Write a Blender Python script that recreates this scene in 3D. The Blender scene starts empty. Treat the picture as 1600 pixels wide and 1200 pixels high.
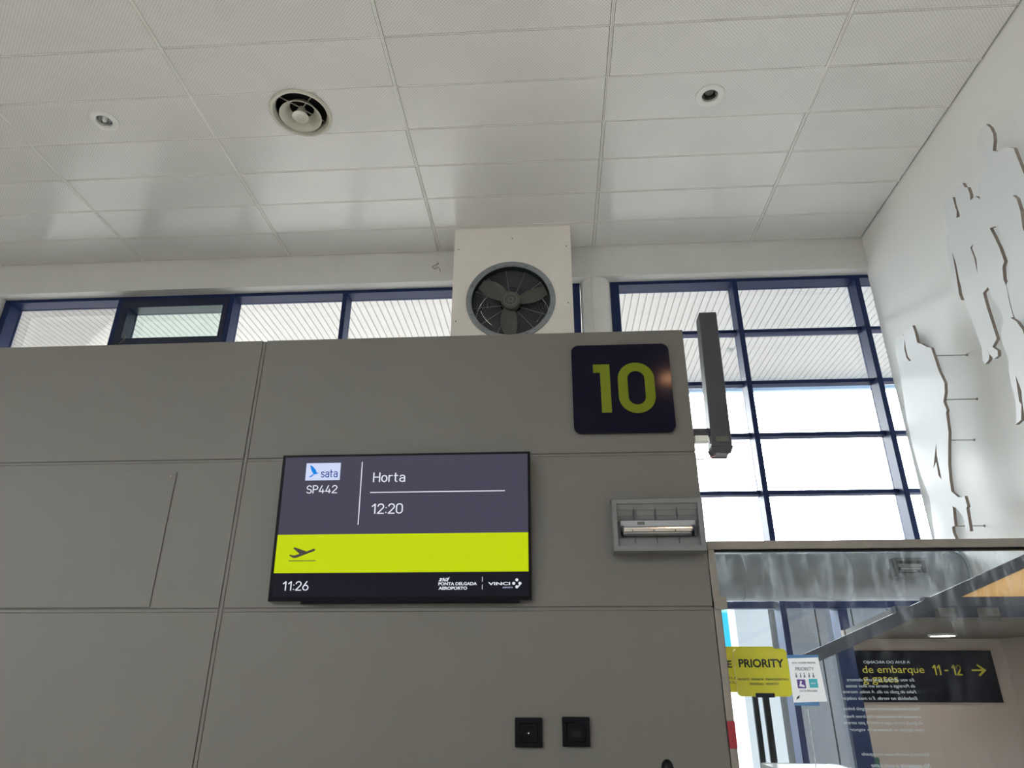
import bpy, bmesh, math, random
from mathutils import Vector, Matrix
from mathutils.geometry import tessellate_polygon

random.seed(7)
scene = bpy.context.scene
COL = scene.collection

# ------------------------------------------------------------------ camera
EYE = 1.75
cam_data = bpy.data.cameras.new('camera')
cam = bpy.data.objects.new('camera', cam_data)
COL.objects.link(cam)
cam_data.sensor_fit = 'HORIZONTAL'
cam_data.sensor_width = 36.0
cam_data.lens = 1073.7 * 36.0 / 1600.0
cam_data.clip_start = 0.02
cam_data.clip_end = 600
_pi, _ya, _ro = 0.41541353, -0.06059867, 0.00216078
_B = Matrix(((1, 0, 0), (0, 0, -1), (0, 1, 0)))
_Ry = Matrix(((math.cos(_ya), -math.sin(_ya), 0), (math.sin(_ya), math.cos(_ya), 0), (0, 0, 1)))
_Rp = Matrix(((1, 0, 0), (0, math.cos(_pi), math.sin(_pi)), (0, -math.sin(_pi), math.cos(_pi))))
_Rz = Matrix(((math.cos(_ro), -math.sin(_ro), 0), (math.sin(_ro), math.cos(_ro), 0), (0, 0, 1)))
_M = _Rz @ _Rp @ _B @ _Ry
_r, _d, _f = Vector(_M[0]), Vector(_M[1]), Vector(_M[2])
cam.matrix_world = Matrix(((_r.x, -_d.x, -_f.x, 0), (_r.y, -_d.y, -_f.y, 0), (_r.z, -_d.z, -_f.z, EYE), (0, 0, 0, 1)))
scene.camera = cam

# ------------------------------------------------------------------ world: bright hazy sky, bluer towards the horizon
world = bpy.data.worlds.new('sky')
scene.world = world
world.use_nodes = True
_nt = world.node_tree
_nt.nodes.clear()
_out = _nt.nodes.new('ShaderNodeOutputWorld')
_bg = _nt.nodes.new('ShaderNodeBackground')
_tc = _nt.nodes.new('ShaderNodeTexCoord')
_sx = _nt.nodes.new('ShaderNodeSeparateXYZ')
_rm = _nt.nodes.new('ShaderNodeValToRGB')
_cr = _rm.color_ramp
_cr.elements[0].position = 0.09
_cr.elements[0].color = (0.0025, 0.033, 0.049, 1)
_cr.elements[1].position = 0.20
_cr.elements[1].color = (0.80, 0.82, 0.82, 1)
for _p, _c in ((0.45, (0.82, 0.82, 0.81, 1)), (0.75, (0.25, 0.25, 0.255, 1))):
    _e = _cr.elements.new(_p)
    _e.color = _c
_nt.links.new(_tc.outputs['Generated'], _sx.inputs[0])
_nt.links.new(_sx.outputs['Z'], _rm.inputs[0])
_nt.links.new(_rm.outputs[0], _bg.inputs['Color'])
_bg.inputs['Strength'].default_value = 27.0
_nt.links.new(_bg.outputs[0], _out.inputs[0])

scene.view_settings.view_transform = 'Standard'
scene.view_settings.look = 'None'
scene.view_settings.gamma = 1.0
scene.view_settings.use_curve_mapping = False
scene.view_settings.exposure = 0.0

# ------------------------------------------------------------------ helpers
def s2l(c):
    return tuple(((v / 255.0) / 12.92 if v / 255.0 <= 0.04045 else ((v / 255.0 + 0.055) / 1.055) ** 2.4) for v in c) + (1.0,)

MATS = {}
def mat(name, rgb, rough=0.6, metal=0.0, spec=0.5, var=0.0, vscale=3.0, bump=0.0, bscale=60.0, emit=0.0, stain=0.0):
    """procedural principled material: colour with soft noise wear and fine relief"""
    if name in MATS:
        return MATS[name]
    m = bpy.data.materials.new(name)
    m.use_nodes = True
    nt = m.node_tree
    b = nt.nodes['Principled BSDF']
    c = s2l(rgb)
    b.inputs['Base Color'].default_value = c
    b.inputs['Roughness'].default_value = rough
    b.inputs['Metallic'].default_value = metal
    b.inputs['Specular IOR Level'].default_value = spec
    tc = nt.nodes.new('ShaderNodeTexCoord')
    if var > 0:
        n = nt.nodes.new('ShaderNodeTexNoise')
        n.inputs['Scale'].default_value = vscale
        n.inputs['Detail'].default_value = 6
        n.inputs['Roughness'].default_value = 0.6
        nt.links.new(tc.outputs['Object'], n.inputs['Vector'])
        r = nt.nodes.new('ShaderNodeValToRGB')
        r.color_ramp.elements[0].position = 0.3
        r.color_ramp.elements[1].position = 0.7
        r.color_ramp.elements[0].color = tuple(v * (1 - var) for v in c[:3]) + (1,)
        r.color_ramp.elements[1].color = tuple(min(1, v * (1 + var)) for v in c[:3]) + (1,)
        nt.links.new(n.outputs['Fac'], r.inputs[0])
        last = r.outputs[0]
        if stain > 0:
            n2 = nt.nodes.new('ShaderNodeTexNoise')
            n2.inputs['Scale'].default_value = vscale * 5
            n2.inputs['Detail'].default_value = 8
            nt.links.new(tc.outputs['Object'], n2.inputs['Vector'])
            r2 = nt.nodes.new('ShaderNodeValToRGB')
            r2.color_ramp.elements[0].position = 0.66
            r2.color_ramp.elements[1].position = 0.76
            r2.color_ramp.elements[0].color = (0, 0, 0, 1)
            r2.color_ramp.elements[1].color = (stain, stain, stain, 1)
            nt.links.new(n2.outputs['Fac'], r2.inputs[0])
            mx = nt.nodes.new('ShaderNodeMixRGB')
            mx.blend_type = 'MIX'
            nt.links.new(r2.outputs[0], mx.inputs[0])
            nt.links.new(last, mx.inputs[1])
            mx.inputs[2].default_value = tuple(v * 0.45 for v in c[:3]) + (1,)
            last = mx.outputs[0]
        nt.links.new(last, b.inputs['Base Color'])
    if bump > 0:
        n3 = nt.nodes.new('ShaderNodeTexNoise')
        n3.inputs['Scale'].default_value = bscale
        n3.inputs['Detail'].default_value = 4
        nt.links.new(tc.outputs['Object'], n3.inputs['Vector'])
        bp = nt.nodes.new('ShaderNodeBump')
        bp.inputs['Strength'].default_value = bump
        bp.inputs['Distance'].default_value = 0.01
        nt.links.new(n3.outputs['Fac'], bp.inputs['Height'])
        nt.links.new(bp.outputs[0], b.inputs['Normal'])
    if emit > 0:
        b.inputs['Emission Color'].default_value = c
        b.inputs['Emission Strength'].default_value = emit
    MATS[name] = m
    return m

def screen_mat(name, rgb):
    """lit screen pixel colour: emits, black otherwise, glossy cover"""
    if name in MATS:
        return MATS[name]
    m = mat(name, rgb, rough=0.15, emit=1.0)
    m.node_tree.nodes['Principled BSDF'].inputs['Base Color'].default_value = (0.004, 0.004, 0.005, 1)
    m.node_tree.nodes['Principled BSDF'].inputs['Specular IOR Level'].default_value = 0.25
    return m

def glass_mat(name, tint, refl=1.0, dirt=0.0):
    if name in MATS:
        return MATS[name]
    m = bpy.data.materials.new(name)
    m.use_nodes = True
    nt = m.node_tree
    nt.nodes.clear()
    o = nt.nodes.new('ShaderNodeOutputMaterial')
    tr = nt.nodes.new('ShaderNodeBsdfTransparent')
    tr.inputs['Color'].default_value = tint + (1,)
    gl = nt.nodes.new('ShaderNodeBsdfGlossy')
    gl.inputs['Roughness'].default_value = 0.01
    fr = nt.nodes.new('ShaderNodeFresnel')
    fr.inputs['IOR'].default_value = 1.45
    mu = nt.nodes.new('ShaderNodeMath')
    mu.operation = 'MULTIPLY'
    mu.inputs[1].default_value = refl
    mx = nt.nodes.new('ShaderNodeMixShader')
    nt.links.new(fr.outputs[0], mu.inputs[0])
    nt.links.new(mu.outputs[0], mx.inputs[0])
    nt.links.new(tr.outputs[0], mx.inputs[1])
    nt.links.new(gl.outputs[0], mx.inputs[2])
    last = mx.outputs[0]
    if dirt > 0:
        # wiped smears: noise stretched along the height, more near the top edge where the film of dust sits
        tc = nt.nodes.new('ShaderNodeTexCoord')
        mp = nt.nodes.new('ShaderNodeMapping')
        mp.inputs['Scale'].default_value = (9, 9, 2.2)
        nz = nt.nodes.new('ShaderNodeTexNoise')
        nz.inputs['Scale'].default_value = 2.2
        nz.inputs['Detail'].default_value = 9
        nz.inputs['Roughness'].default_value = 0.68
        rp = nt.nodes.new('ShaderNodeValToRGB')
        rp.color_ramp.elements[0].position = 0.5
        rp.color_ramp.elements[1].position = 0.78
        rp.color_ramp.elements[0].color = (0.003, 0.003, 0.003, 1)
        rp.color_ramp.elements[1].color = (dirt, dirt, dirt, 1)
        df = nt.nodes.new('ShaderNodeBsdfTranslucent')
        df.inputs['Color'].default_value = (0.85, 0.9, 0.92, 1)
        m2 = nt.nodes.new('ShaderNodeMixShader')
        nt.links.new(tc.outputs['Object'], mp.inputs[0])
        nt.links.new(mp.outputs[0], nz.inputs['Vector'])
        nt.links.new(nz.outputs['Fac'], rp.inputs[0])
        sz = nt.nodes.new('ShaderNodeSeparateXYZ')
        mr = nt.nodes.new('ShaderNodeMapRange')
        mr.inputs['From Min'].default_value = 1.85
        mr.inputs['From Max'].default_value = 2.28
        mr.inputs['To Min'].default_value = 0.12
        mr.inputs['To Max'].default_value = 1.0
        ml = nt.nodes.new('ShaderNodeMath')
        ml.operation = 'MULTIPLY'
        nt.links.new(tc.outputs['Object'], sz.inputs[0])
        nt.links.new(sz.outputs['Z'], mr.inputs['Value'])
        nt.links.new(mr.outputs[0], ml.inputs[0])
        nt.links.new(rp.outputs[0], ml.inputs[1])
        nt.links.new(ml.outputs[0], m2.inputs[0])
        nt.links.new(last, m2.inputs[1])
        nt.links.new(df.outputs[0], m2.inputs[2])
        last = m2.outputs[0]
    nt.links.new(last, o.inputs[0])
    MATS[name] = m
    return m

class MB:
    """collects vertices and faces for ONE mesh object"""
    def __init__(self):
        self.v, self.f = [], []
    def add(self, vs, fs):
        o = len(self.v)
        self.v += [tuple(p) for p in vs]
        self.f += [tuple(i + o for i in q) for q in fs]
        return self
    def box(self, x0, x1, y0, y1, z0, z1):
        vs = [(x0, y0, z0), (x1, y0, z0), (x1, y1, z0), (x0, y1, z0), (x0, y0, z1), (x1, y0, z1), (x1, y1, z1), (x0, y1, z1)]
        return self.add(vs, [(3, 2, 1, 0), (4, 5, 6, 7), (0, 1, 5, 4), (1, 2, 6, 5), (2, 3, 7, 6), (3, 0, 4, 7)])
    def prism(self, loops, a0, a1, axis='y'):
        """2-D loops (outer, holes...) extruded along an axis from a0 to a1"""
        def P(p, a):
            if axis == 'y': return (p[0], a, p[1])
            if axis == 'x': return (a, p[0], p[1])
            return (p[0], p[1], a)
        flat = [p for l in loops for p in l]
        n = len(flat)
        tris = tessellate_polygon([[Vector((p[0], p[1], 0)) for p in l] for l in loops])
        vs = [P(p, a0) for p in flat] + [P(p, a1) for p in flat]
        fs = [tuple(t) for t in tris] + [tuple(i + n for i in reversed(t)) for t in tris]
        k = 0
        for l in loops:
            m = len(l)
            for i in range(m):
                j = (i + 1) % m
                fs.append((k + i, k + j, k + j + n, k + i + n))
            k += m
        return self.add(vs, fs)
    def lathe(self, prof, c, axis='z', seg=48, closed=False):
        """profile (radius, height) turned about an axis through c"""
        vs, fs = [], []
        n = len(prof)
        for i in range(seg):
            a = 2 * math.pi * i / seg
            for r, h in prof:
                u, v = r * math.cos(a), r * math.sin(a)
                if axis == 'z': vs.append((c[0] + u, c[1] + v, c[2] + h))
                elif axis == 'y': vs.append((c[0] + u, c[1] + h, c[2] + v))
                else: vs.append((c[0] + h, c[1] + u, c[2] + v))
        for i in range(seg):
            j = (i + 1) % seg
            for k in range(n if closed else n - 1):
                l = (k + 1) % n
                fs.append((i * n + k, j * n + k, j * n + l, i * n + l))
        return self.add(vs, fs)
    def tube(self, pts, r, seg=8, cap=True):
        pts = [Vector(p) for p in pts]
        vs, fs = [], []
        for i, p in enumerate(pts):
            t = (pts[min(i + 1, len(pts) - 1)] - pts[max(i - 1, 0)]).normalized()
            a = t.orthogonal().normalized() if i == 0 else (a - t * a.dot(t)).normalized()
            b = t.cross(a)
            for k in range(seg):
                g = 2 * math.pi * k / seg
                vs.append(p + (a * math.cos(g) + b * math.sin(g)) * r)
        for i in range(len(pts) - 1):
            for k in range(seg):
                l = (k + 1) % seg
                fs.append((i * seg + k, i * seg + l, (i + 1) * seg + l, (i + 1) * seg + k))
        if cap:
            fs.append(tuple(reversed(range(seg))))
            fs.append(tuple((len(pts) - 1) * seg + k for k in range(seg)))
        return self.add(vs, fs)
    def mesh(self, name, material, off=(0, 0, 0), smooth=False, bevel=0.0):
        me = bpy.data.meshes.new(name)
        me.from_pydata([(x - off[0], y - off[1], z - off[2]) for x, y, z in self.v], [], self.f)
        bm = bmesh.new()
        bm.from_mesh(me)
        bmesh.ops.remove_doubles(bm, verts=bm.verts, dist=1e-6)
        if bevel > 0:
            es = [e for e in bm.edges if len(e.link_faces) == 2 and e.calc_face_angle(0) > 0.6]
            bmesh.ops.bevel(bm, geom=es, offset=bevel, segments=2, affect='EDGES', profile=0.5)
        bmesh.ops.recalc_face_normals(bm, faces=bm.faces)
        bm.to_mesh(me)
        bm.free()
        if smooth:
            for p in me.polygons:
                p.use_smooth = True
            try:
                me.set_sharp_from_angle(angle=math.radians(35))
            except Exception:
                pass
        if material:
            me.materials.append(material)
        return me

def link(name, me, parent=None, loc=None):
    o = bpy.data.objects.new(name, me)
    COL.objects.link(o)
    if parent is not None:
        o.parent = parent
    if loc is not None:
        o.location = loc
    return o

def worldloc(o):
    v = Vector(o.location)
    while o.parent:
        o = o.parent
        v += Vector(o.location)
    return v

def part(name, mb, material, parent, smooth=False, bevel=0.0, label=None, local=False):
    """mesh part; coordinates are given in the world unless local"""
    off = (0, 0, 0) if local else worldloc(parent)
    o = link(name, mb.mesh(name, material, off, smooth, bevel), parent)
    if label:
        o['label'] = label
    return o

def tag(o, label=None, cat=None, group=None, kind=None):
    if label: o['label'] = label
    if cat: o['category'] = cat
    if group: o['group'] = group
    if kind: o['kind'] = kind
    return o

def thing(name, label, cat, loc=(0, 0, 0), group=None):
    o = link(name, None, None, loc)
    o.empty_display_size = 0.1
    return tag(o, label, cat, group)

def solid(name, mb, material, label, cat, base, group=None, smooth=False, bevel=0.0):
    """a thing that is one mesh"""
    o = link(name, mb.mesh(name, material, base, smooth, bevel), None, base)
    return tag(o, label, cat, group)

def struct(name, mb, material, smooth=False, bevel=0.0, label=None, base=(0, 0, 0)):
    o = link(name, mb.mesh(name, material, base, smooth, bevel), None, base)
    tag(o, label, None, None, 'structure')
    return o

def rrect(x0, x1, z0, z1, r, n=6):
    pts = []
    for cx, cz, a0 in ((x1 - r, z1 - r, 0), (x0 + r, z1 - r, 90), (x0 + r, z0 + r, 180), (x1 - r, z0 + r, 270)):
        for i in range(n + 1):
            a = math.radians(a0 + 90 * i / n)
            pts.append((cx + r * math.cos(a), cz + r * math.sin(a)))
    return pts

def text_mesh(name, s, w, h, material, bold=0.0, shear=0.0, mirror=False, thick=0.0012):
    """lettering as a mesh facing -Y, its box from (0,0) to (w,h) in X and Z"""
    cu = bpy.data.curves.new(name, 'FONT')
    cu.body = s
    cu.size = 1.0
    cu.extrude = 0.0
    cu.offset = bold
    cu.shear = shear
    cu.resolution_u = 4
    ob = bpy.data.objects.new(name, cu)
    COL.objects.link(ob)
    dg = bpy.context.evaluated_depsgraph_get()
    me = bpy.data.meshes.new_from_object(ob.evaluated_get(dg))
    bpy.data.objects.remove(ob)
    bpy.data.curves.remove(cu)
    xs = [v.co.x for v in me.vertices]
    ys = [v.co.y for v in me.vertices]
    x0, x1, y0, y1 = min(xs), max(xs), min(ys), max(ys)
    for v in me.vertices:
        u = (v.co.x - x0) / (x1 - x0)
        if mirror:
            u = 1 - u
        v.co = Vector((u * w, 0, (v.co.y - y0) / (y1 - y0) * h))
    bm = bmesh.new()
    bm.from_mesh(me)
    g = bmesh.ops.extrude_face_region(bm, geom=bm.faces[:])
    for e in g['geom']:
        if isinstance(e, bmesh.types.BMVert):
            e.co.y -= thick
    bmesh.ops.recalc_face_normals(bm, faces=bm.faces)
    bm.to_mesh(me)
    bm.free()
    me.materials.clear()
    me.materials.append(material)
    me.name = name
    return me

def lettering(s, x, z, w, h, y, material, parent, bold=0.0, shear=0.0, mirror=False, local=False, label=None, name='lettering'):
    me = text_mesh(name, s, w, h, material, bold, shear, mirror)
    off = Vector((0, 0, 0)) if local else worldloc(parent)
    o = link(name, me, parent, Vector((x, y, z)) - off)
    if label:
        o['label'] = label
    return o

def _arc(cx, cy, rx, ry, a0, a1, n=10):
    return [(cx + rx * math.cos(math.radians(a0 + (a1 - a0) * i / n)), cy + ry * math.sin(math.radians(a0 + (a1 - a0) * i / n))) for i in range(n + 1)]

# plain road-sign style letter strokes (cap height 1): advance width and polylines
GLYPH = {
    '0': (0.54, [_arc(0.27, 0.72, 0.27, 0.28, 180, 0) + _arc(0.27, 0.28, 0.27, 0.28, 0, -180) + [(0.0, 0.72)]]),
    '1': (0.36, [[(0.04, 0.76), (0.30, 1.0), (0.30, 0.0)]]),
    '2': (0.54, [_arc(0.27, 0.73, 0.26, 0.27, 172, -35) + [(0.0, 0.0), (0.54, 0.0)]]),
    '4': (0.56, [[(0.30, 1.0), (0.0, 0.22), (0.56, 0.22)], [(0.42, 0.50), (0.42, 0.0)]]),
    '6': (0.54, [_arc(0.27, 0.29, 0.27, 0.29, 0, 360, 18), [(0.38, 1.0), (0.02, 0.38)]]),
    ':': (0.06, [[(0.03, 0.08), (0.03, 0.10)], [(0.03, 0.60), (0.03, 0.62)]]),
    '-': (0.34, [[(0.0, 0.45), (0.34, 0.45)]]),
    ' ': (0.16, []),
    'S': (0.54, [_arc(0.27, 0.75, 0.25, 0.25, 25, 240) + _arc(0.27, 0.25, 0.27, 0.25, 70, -155)]),
    'P': (0.52, [[(0.0, 0.0), (0.0, 1.0), (0.26, 1.0)] + _arc(0.26, 0.74, 0.26, 0.26, 90, -90) + [(0.0, 0.48)]]),
    'H': (0.56, [[(0.0, 0.0), (0.0, 1.0)], [(0.56, 0.0), (0.56, 1.0)], [(0.0, 0.52), (0.56, 0.52)]]),
    'o': (0.48, [_arc(0.24, 0.35, 0.24, 0.35, 0, 360, 18)]),
    'r': (0.30, [[(0.0, 0.0), (0.0, 0.70)], _arc(0.21, 0.42, 0.21, 0.28, 180, 65)]),
    't': (0.32, [[(0.10, 0.95), (0.10, 0.16)] + _arc(0.24, 0.16, 0.14, 0.16, 180, 270), [(0.0, 0.68), (0.30, 0.68)]]),
    'a': (0.44, [_arc(0.22, 0.48, 0.22, 0.22, 150, 0) + [(0.44, 0.0)], [(0.44, 0.40), (0.20, 0.40)] + _arc(0.20, 0.20, 0.20, 0.20, 90, 270) + [(0.30, 0.0), (0.44, 0.12)]]),
    's': (0.40, [_arc(0.20, 0.53, 0.19, 0.17, 25, 240) + _arc(0.20, 0.17, 0.20, 0.17, 70, -155)]),
}
def stroke_text(s, x, z, w, h, y, material, parent, weight=0.12, gap=0.20, thick=0.0008, local=True):
    """lettering drawn with even round-ended strokes, fitted to the box w x h (box counts cap height)"""
    segs, adv = [], 0.0
    for ch in s:
        gw, pl_ = GLYPH[ch]
        segs += [[(px_ + adv, pz_) for px_, pz_ in l] for l in pl_]
        adv += gw + gap
    adv -= gap
    hw = weight / 2
    kx, kz = w / (adv + weight), h / (1 + weight)
    off = Vector((0, 0, 0)) if local else worldloc(parent)
    mb = MB()
    def T(p): return (x + (p[0] + hw) * kx - off.x, z + (p[1] + hw) * kz - off.z)
    def poly(pts):
        pts = [T(p) for p in pts]
        n_ = len(pts)
        yy = y - off.y
        vs = [(p[0], yy, p[1]) for p in pts] + [(p[0], yy - thick, p[1]) for p in pts]
        mb.add(vs, [tuple(range(n_)), tuple(reversed(range(n_, 2 * n_)))] + [(i, (i + 1) % n_, (i + 1) % n_ + n_, i + n_) for i in range(n_)])
    for l in segs:
        for p in l:
            poly([(p[0] + hw * math.cos(math.pi * i / 4 + 0.39), p[1] + hw * math.sin(math.pi * i / 4 + 0.39)) for i in range(8)])
        for p, q in zip(l[:-1], l[1:]):
            d = Vector((q[0] - p[0], q[1] - p[1]))
            if d.length < 1e-6:
                continue
            nn = Vector((-d.y, d.x)).normalized() * hw
            poly([(p[0] + nn.x, p[1] + nn.y), (q[0] + nn.x, q[1] + nn.y), (q[0] - nn.x, q[1] - nn.y), (p[0] - nn.x, p[1] - nn.y)])
    me = bpy.data.meshes.new('lettering')
    me.from_pydata(mb.v, [], mb.f)
    me.materials.append(material)
    return link('lettering', me, parent)

# ------------------------------------------------------------------ materials
M_WALL = mat('white_plaster', (238, 238, 235), rough=0.75, var=0.025, vscale=1.5, bump=0.04, bscale=90)
M_LINTEL = mat('lintel_paint', (220, 220, 218), rough=0.8, var=0.04, vscale=2.5, bump=0.05, bscale=80)
M_PANEL = mat('grey_laminate', (99, 96, 91), rough=0.5, var=0.035, vscale=1.7, bump=0.015, bscale=30, stain=0.1)
M_STRIP = mat('joint_strip', (80, 78, 74), rough=0.55, var=0.04, vscale=6)
M_BLUE = mat('navy_frame', (28, 44, 86), rough=0.5, spec=0.25, var=0.05, vscale=8)
M_NAVY = mat('dark_sash', (14, 26, 58), rough=0.35, var=0.05, vscale=8)
M_FLOOR = mat('stone_floor', (200, 194, 184), rough=0.3, var=0.06, vscale=0.8)
M_DARKWALL = mat('rear_wall_paint', (84, 80, 76), rough=0.8, var=0.05, vscale=0.7)
M_DECK = mat('canopy_sheet', (172, 169, 167), rough=0.6, var=0.02, vscale=9)
M_DECKGAP = mat('canopy_groove', (162, 160, 158), rough=0.8, var=0.03)
M_FASCIA = mat('canopy_fascia', (170, 184, 208), rough=0.5, var=0.05)  # flare over the backlit edge is put into this pale bluish colour
M_CONC = mat('apron_concrete', (140, 137, 133), rough=0.9, var=0.05, vscale=0.3)
M_WHITE = mat('white_enamel', (236, 236, 232), rough=0.35, var=0.02, vscale=12)
M_CUT = mat('cutout_board', (228, 230, 231), rough=0.6, var=0.01, vscale=4)
M_CUTEDGE = mat('cutout_core', (150, 140, 132), rough=0.9, var=0.05, vscale=40)
M_STEEL = mat('brushed_steel', (138, 132, 126), rough=0.42, metal=0.85, var=0.08, vscale=14, bump=0.03, bscale=120)
M_CHROME = mat('chrome', (225, 225, 225), rough=0.12, metal=1.0, var=0.01)
M_GALV = mat('galvanised', (140, 146, 150), rough=0.5, metal=0.4, var=0.12, vscale=30)
M_DUCT = mat('painted_duct', (150, 156, 162), rough=0.45, var=0.05, vscale=6, metal=0.1)
M_FANDARK = mat('fan_plastic', (82, 81, 77), rough=0.5, var=0.06, vscale=20)
M_BLACK = mat('black_plastic', (9, 10, 16), spec=0.15, rough=0.35, var=0.05, vscale=30)
M_NEARBLACK = mat('dark_cavity', (8, 9, 13), rough=0.9, var=0.05)  # near-black of the fan back, motor, diffuser throat and socket slot
M_WIRE = mat('guard_wire', (132, 136, 146), rough=0.4, metal=0.2, var=0.05)
M_GREYBOX = mat('grey_powder_coat', (50, 52, 60), rough=0.45, var=0.04, vscale=12)
M_SIGN = mat('sign_navy', (8, 9, 30), rough=0.09, spec=0.12, var=0.03, vscale=5)
M_LIME = mat('sign_lime', (106, 116, 20), rough=0.4, spec=0.15, var=0.02)
M_YELLOW = mat('board_yellow', (246, 228, 2), rough=0.3, var=0.03, vscale=5)
M_INK = mat('black_ink', (22, 24, 26), rough=0.5, var=0.02)
M_PAPER = mat('poster_paper', (236, 240, 246), rough=0.6, var=0.02, vscale=9)
M_PURPLE = mat('ink_purple', (88, 62, 140), rough=0.5, var=0.02)
M_TEAL = mat('ink_teal', (66, 176, 190), rough=0.5, var=0.02)
M_GREYINK = mat('ink_grey', (120, 126, 140), rough=0.5, var=0.02)
M_RED = mat('red_plastic', (140, 22, 38), rough=0.4, var=0.04, vscale=20)
M_TAPE = mat('blue_tape', (70, 120, 170), rough=0.3, var=0.05)
M_BEIGE = mat('passage_paint', (206, 190, 180), rough=0.7, var=0.03, vscale=2)
M_PCEIL = mat('passage_ceiling_board', (112, 103, 96), rough=0.7, var=0.03, vscale=2)
M_HEADER = mat('passage_header_metal', (74, 72, 82), rough=0.45, var=0.05, vscale=5)
M_AMBER = mat('warm_reflection_glow', (226, 176, 112), rough=0.5, emit=0.38)  # emission stands in for a warm ceiling reflected in the glass
M_LAMP = mat('warm_lamp', (255, 240, 220), rough=0.4, emit=30.0)
M_GLASS = glass_mat('window_glass', (0.93, 0.95, 0.96), 0.6)
M_GLASS_G = glass_mat('sash_glass', (0.80, 0.88, 0.87), 0.6)
M_BOOTH = glass_mat('partition_glass', (0.92, 0.95, 0.97), 0.25, dirt=0.24)
M_BOXGREY = mat('small_box_grey', (104, 97, 92), rough=0.6, var=0.03)
M_SCRIPT = mat('white_vinyl', (214, 216, 218), rough=0.6, var=0.02)
M_CABLE = mat('pink_cable', (196, 140, 146), rough=0.5, var=0.03)

def tile_material():
    """painted metal tile with a fine staggered perforation"""
    m = mat('perforated_tile', (235, 234, 231), rough=0.24, spec=0.85, var=0.03, vscale=2.2)
    nt = m.node_tree
    b = nt.nodes['Principled BSDF']
    tc = nt.nodes.new('ShaderNodeTexCoord')
    vo = nt.nodes.new('ShaderNodeTexVoronoi')
    vo.voronoi_dimensions = '2D'
    vo.inputs['Scale'].default_value = 62.0
    vo.inputs['Randomness'].default_value = 0.0
    mp = nt.nodes.new('ShaderNodeMapping')
    mp.inputs['Rotation'].default_value = (0, 0, math.radians(45))
    nt.links.new(tc.outputs['Object'], mp.inputs[0])
    nt.links.new(mp.outputs[0], vo.inputs['Vector'])
    r = nt.nodes.new('ShaderNodeValToRGB')
    r.color_ramp.elements[0].position = 0.20
    r.color_ramp.elements[0].color = (0.74, 0.74, 0.74, 1)
    r.color_ramp.elements[1].position = 0.30
    r.color_ramp.elements[1].color = (1, 1, 1, 1)
    nt.links.new(vo.outputs['Distance'], r.inputs[0])
    src = b.inputs['Base Color'].links[0].from_socket
    mx = nt.nodes.new('ShaderNodeMixRGB')
    mx.blend_type = 'MULTIPLY'
    mx.inputs[0].default_value = 1.0
    nt.links.new(src, mx.inputs[1])
    nt.links.new(r.outputs[0], mx.inputs[2])
    nt.links.new(mx.outputs[0], b.inputs['Base Color'])
    return m
M_TILE = tile_material()
M_RUNNER = mat('ceiling_runner', (248, 247, 242), rough=0.5, var=0.02)

# ------------------------------------------------------------------ room shell
ZC = 5.55          # ceiling
XR = 2.90          # right wall
YW = 5.44          # lintel face
YM = 5.553         # face of the window bars
YG = 5.685         # glass
ZL = 5.223         # lintel underside
XL, YREAR = -9.0, -11.0

struct('floor', MB().box(XL, XR, YREAR, 5.72, -0.1, 0).box(XR, 3.16, 5.49, 5.72, -0.1, 0), M_FLOOR)
struct('wall_right', MB().box(XR, XR + 0.2, YREAR - 0.2, 5.49, 0, ZC + 0.2), M_WALL)
rear = MB().box(XL, XR, YREAR - 0.2, YREAR, 0, ZC + 0.2)
struct('wall_rear', rear, M_DARKWALL)
left = MB()
left.box(XL - 0.2, XL, YREAR - 0.2, 5.72, 0, 0.9).box(XL - 0.2, XL, YREAR - 0.2, 5.72, 5.2, ZC + 0.2)
for y0, y1 in ((YREAR - 0.2, -9.0), (-7.0, -4.6), (-2.6, 5.72)):  # gaps between these piers are unseen windows, added for more daylight
    left.box(XL - 0.2, XL, y0, y1, 0.9, 5.2)
struct('wall_left', left, M_WALL)

front = MB()
front.box(XL, XR, YW, 5.75, ZL, ZC + 0.2).box(XR, 3.16, 5.491, 5.75, ZL, ZC + 0.2).box(3.07, 3.16, 5.491, 5.75, 0, ZL)
front.box(XL, -5.335, YW, 5.75, 0, ZL)
front.box(-5.335, 0.23, YW, 5.75, 0, 3.6)
struct('wall_front', front, M_LINTEL)

# ceiling: slab, runners and single tiles
SKX0, SKX1, SKY0, SKY1 = -6.4, -0.4, -8.0, -3.5  # unseen skylight opening, added to brighten the hall
cs = MB().box(XL, XR, SKY1, 1.3, ZC + 0.015, ZC + 0.2).box(XL, XR, 1.3, YW, ZC + 0.16, ZC + 0.2).box(XL, XR, YREAR, SKY0, ZC + 0.015, ZC + 0.2)
cs.box(XL, SKX0, SKY0, SKY1, ZC + 0.015, ZC + 0.2).box(SKX1, XR, SKY0, SKY1, ZC + 0.015, ZC + 0.2)
slab = struct('ceiling', cs, M_RUNNER)
sky = link('added_skylight', None, None, ((SKX0 + SKX1) / 2, (SKY0 + SKY1) / 2, ZC + 0.1))
tag(sky, 'unseen glazed skylight added behind the viewer to brighten the hall', kind='structure')
for k in range(5):
    xk = SKX0 + k * (SKX1 - SKX0) / 5
    part('pane', MB().box(xk + 0.03, xk + (SKX1 - SKX0) / 5 - 0.03, SKY0, SKY1, ZC + 0.15, ZC + 0.162), M_GLASS, sky)
    if k:
        part('glazing_bar', MB().box(xk - 0.03, xk + 0.03, SKY0, SKY1, ZC + 0.1, ZC + 0.2), M_WHITE, sky)
PX, PY = 1.4605, 0.398
X0, Y0 = -1.0235, 3.070
GX, GY = 0.020, 0.009
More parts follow.
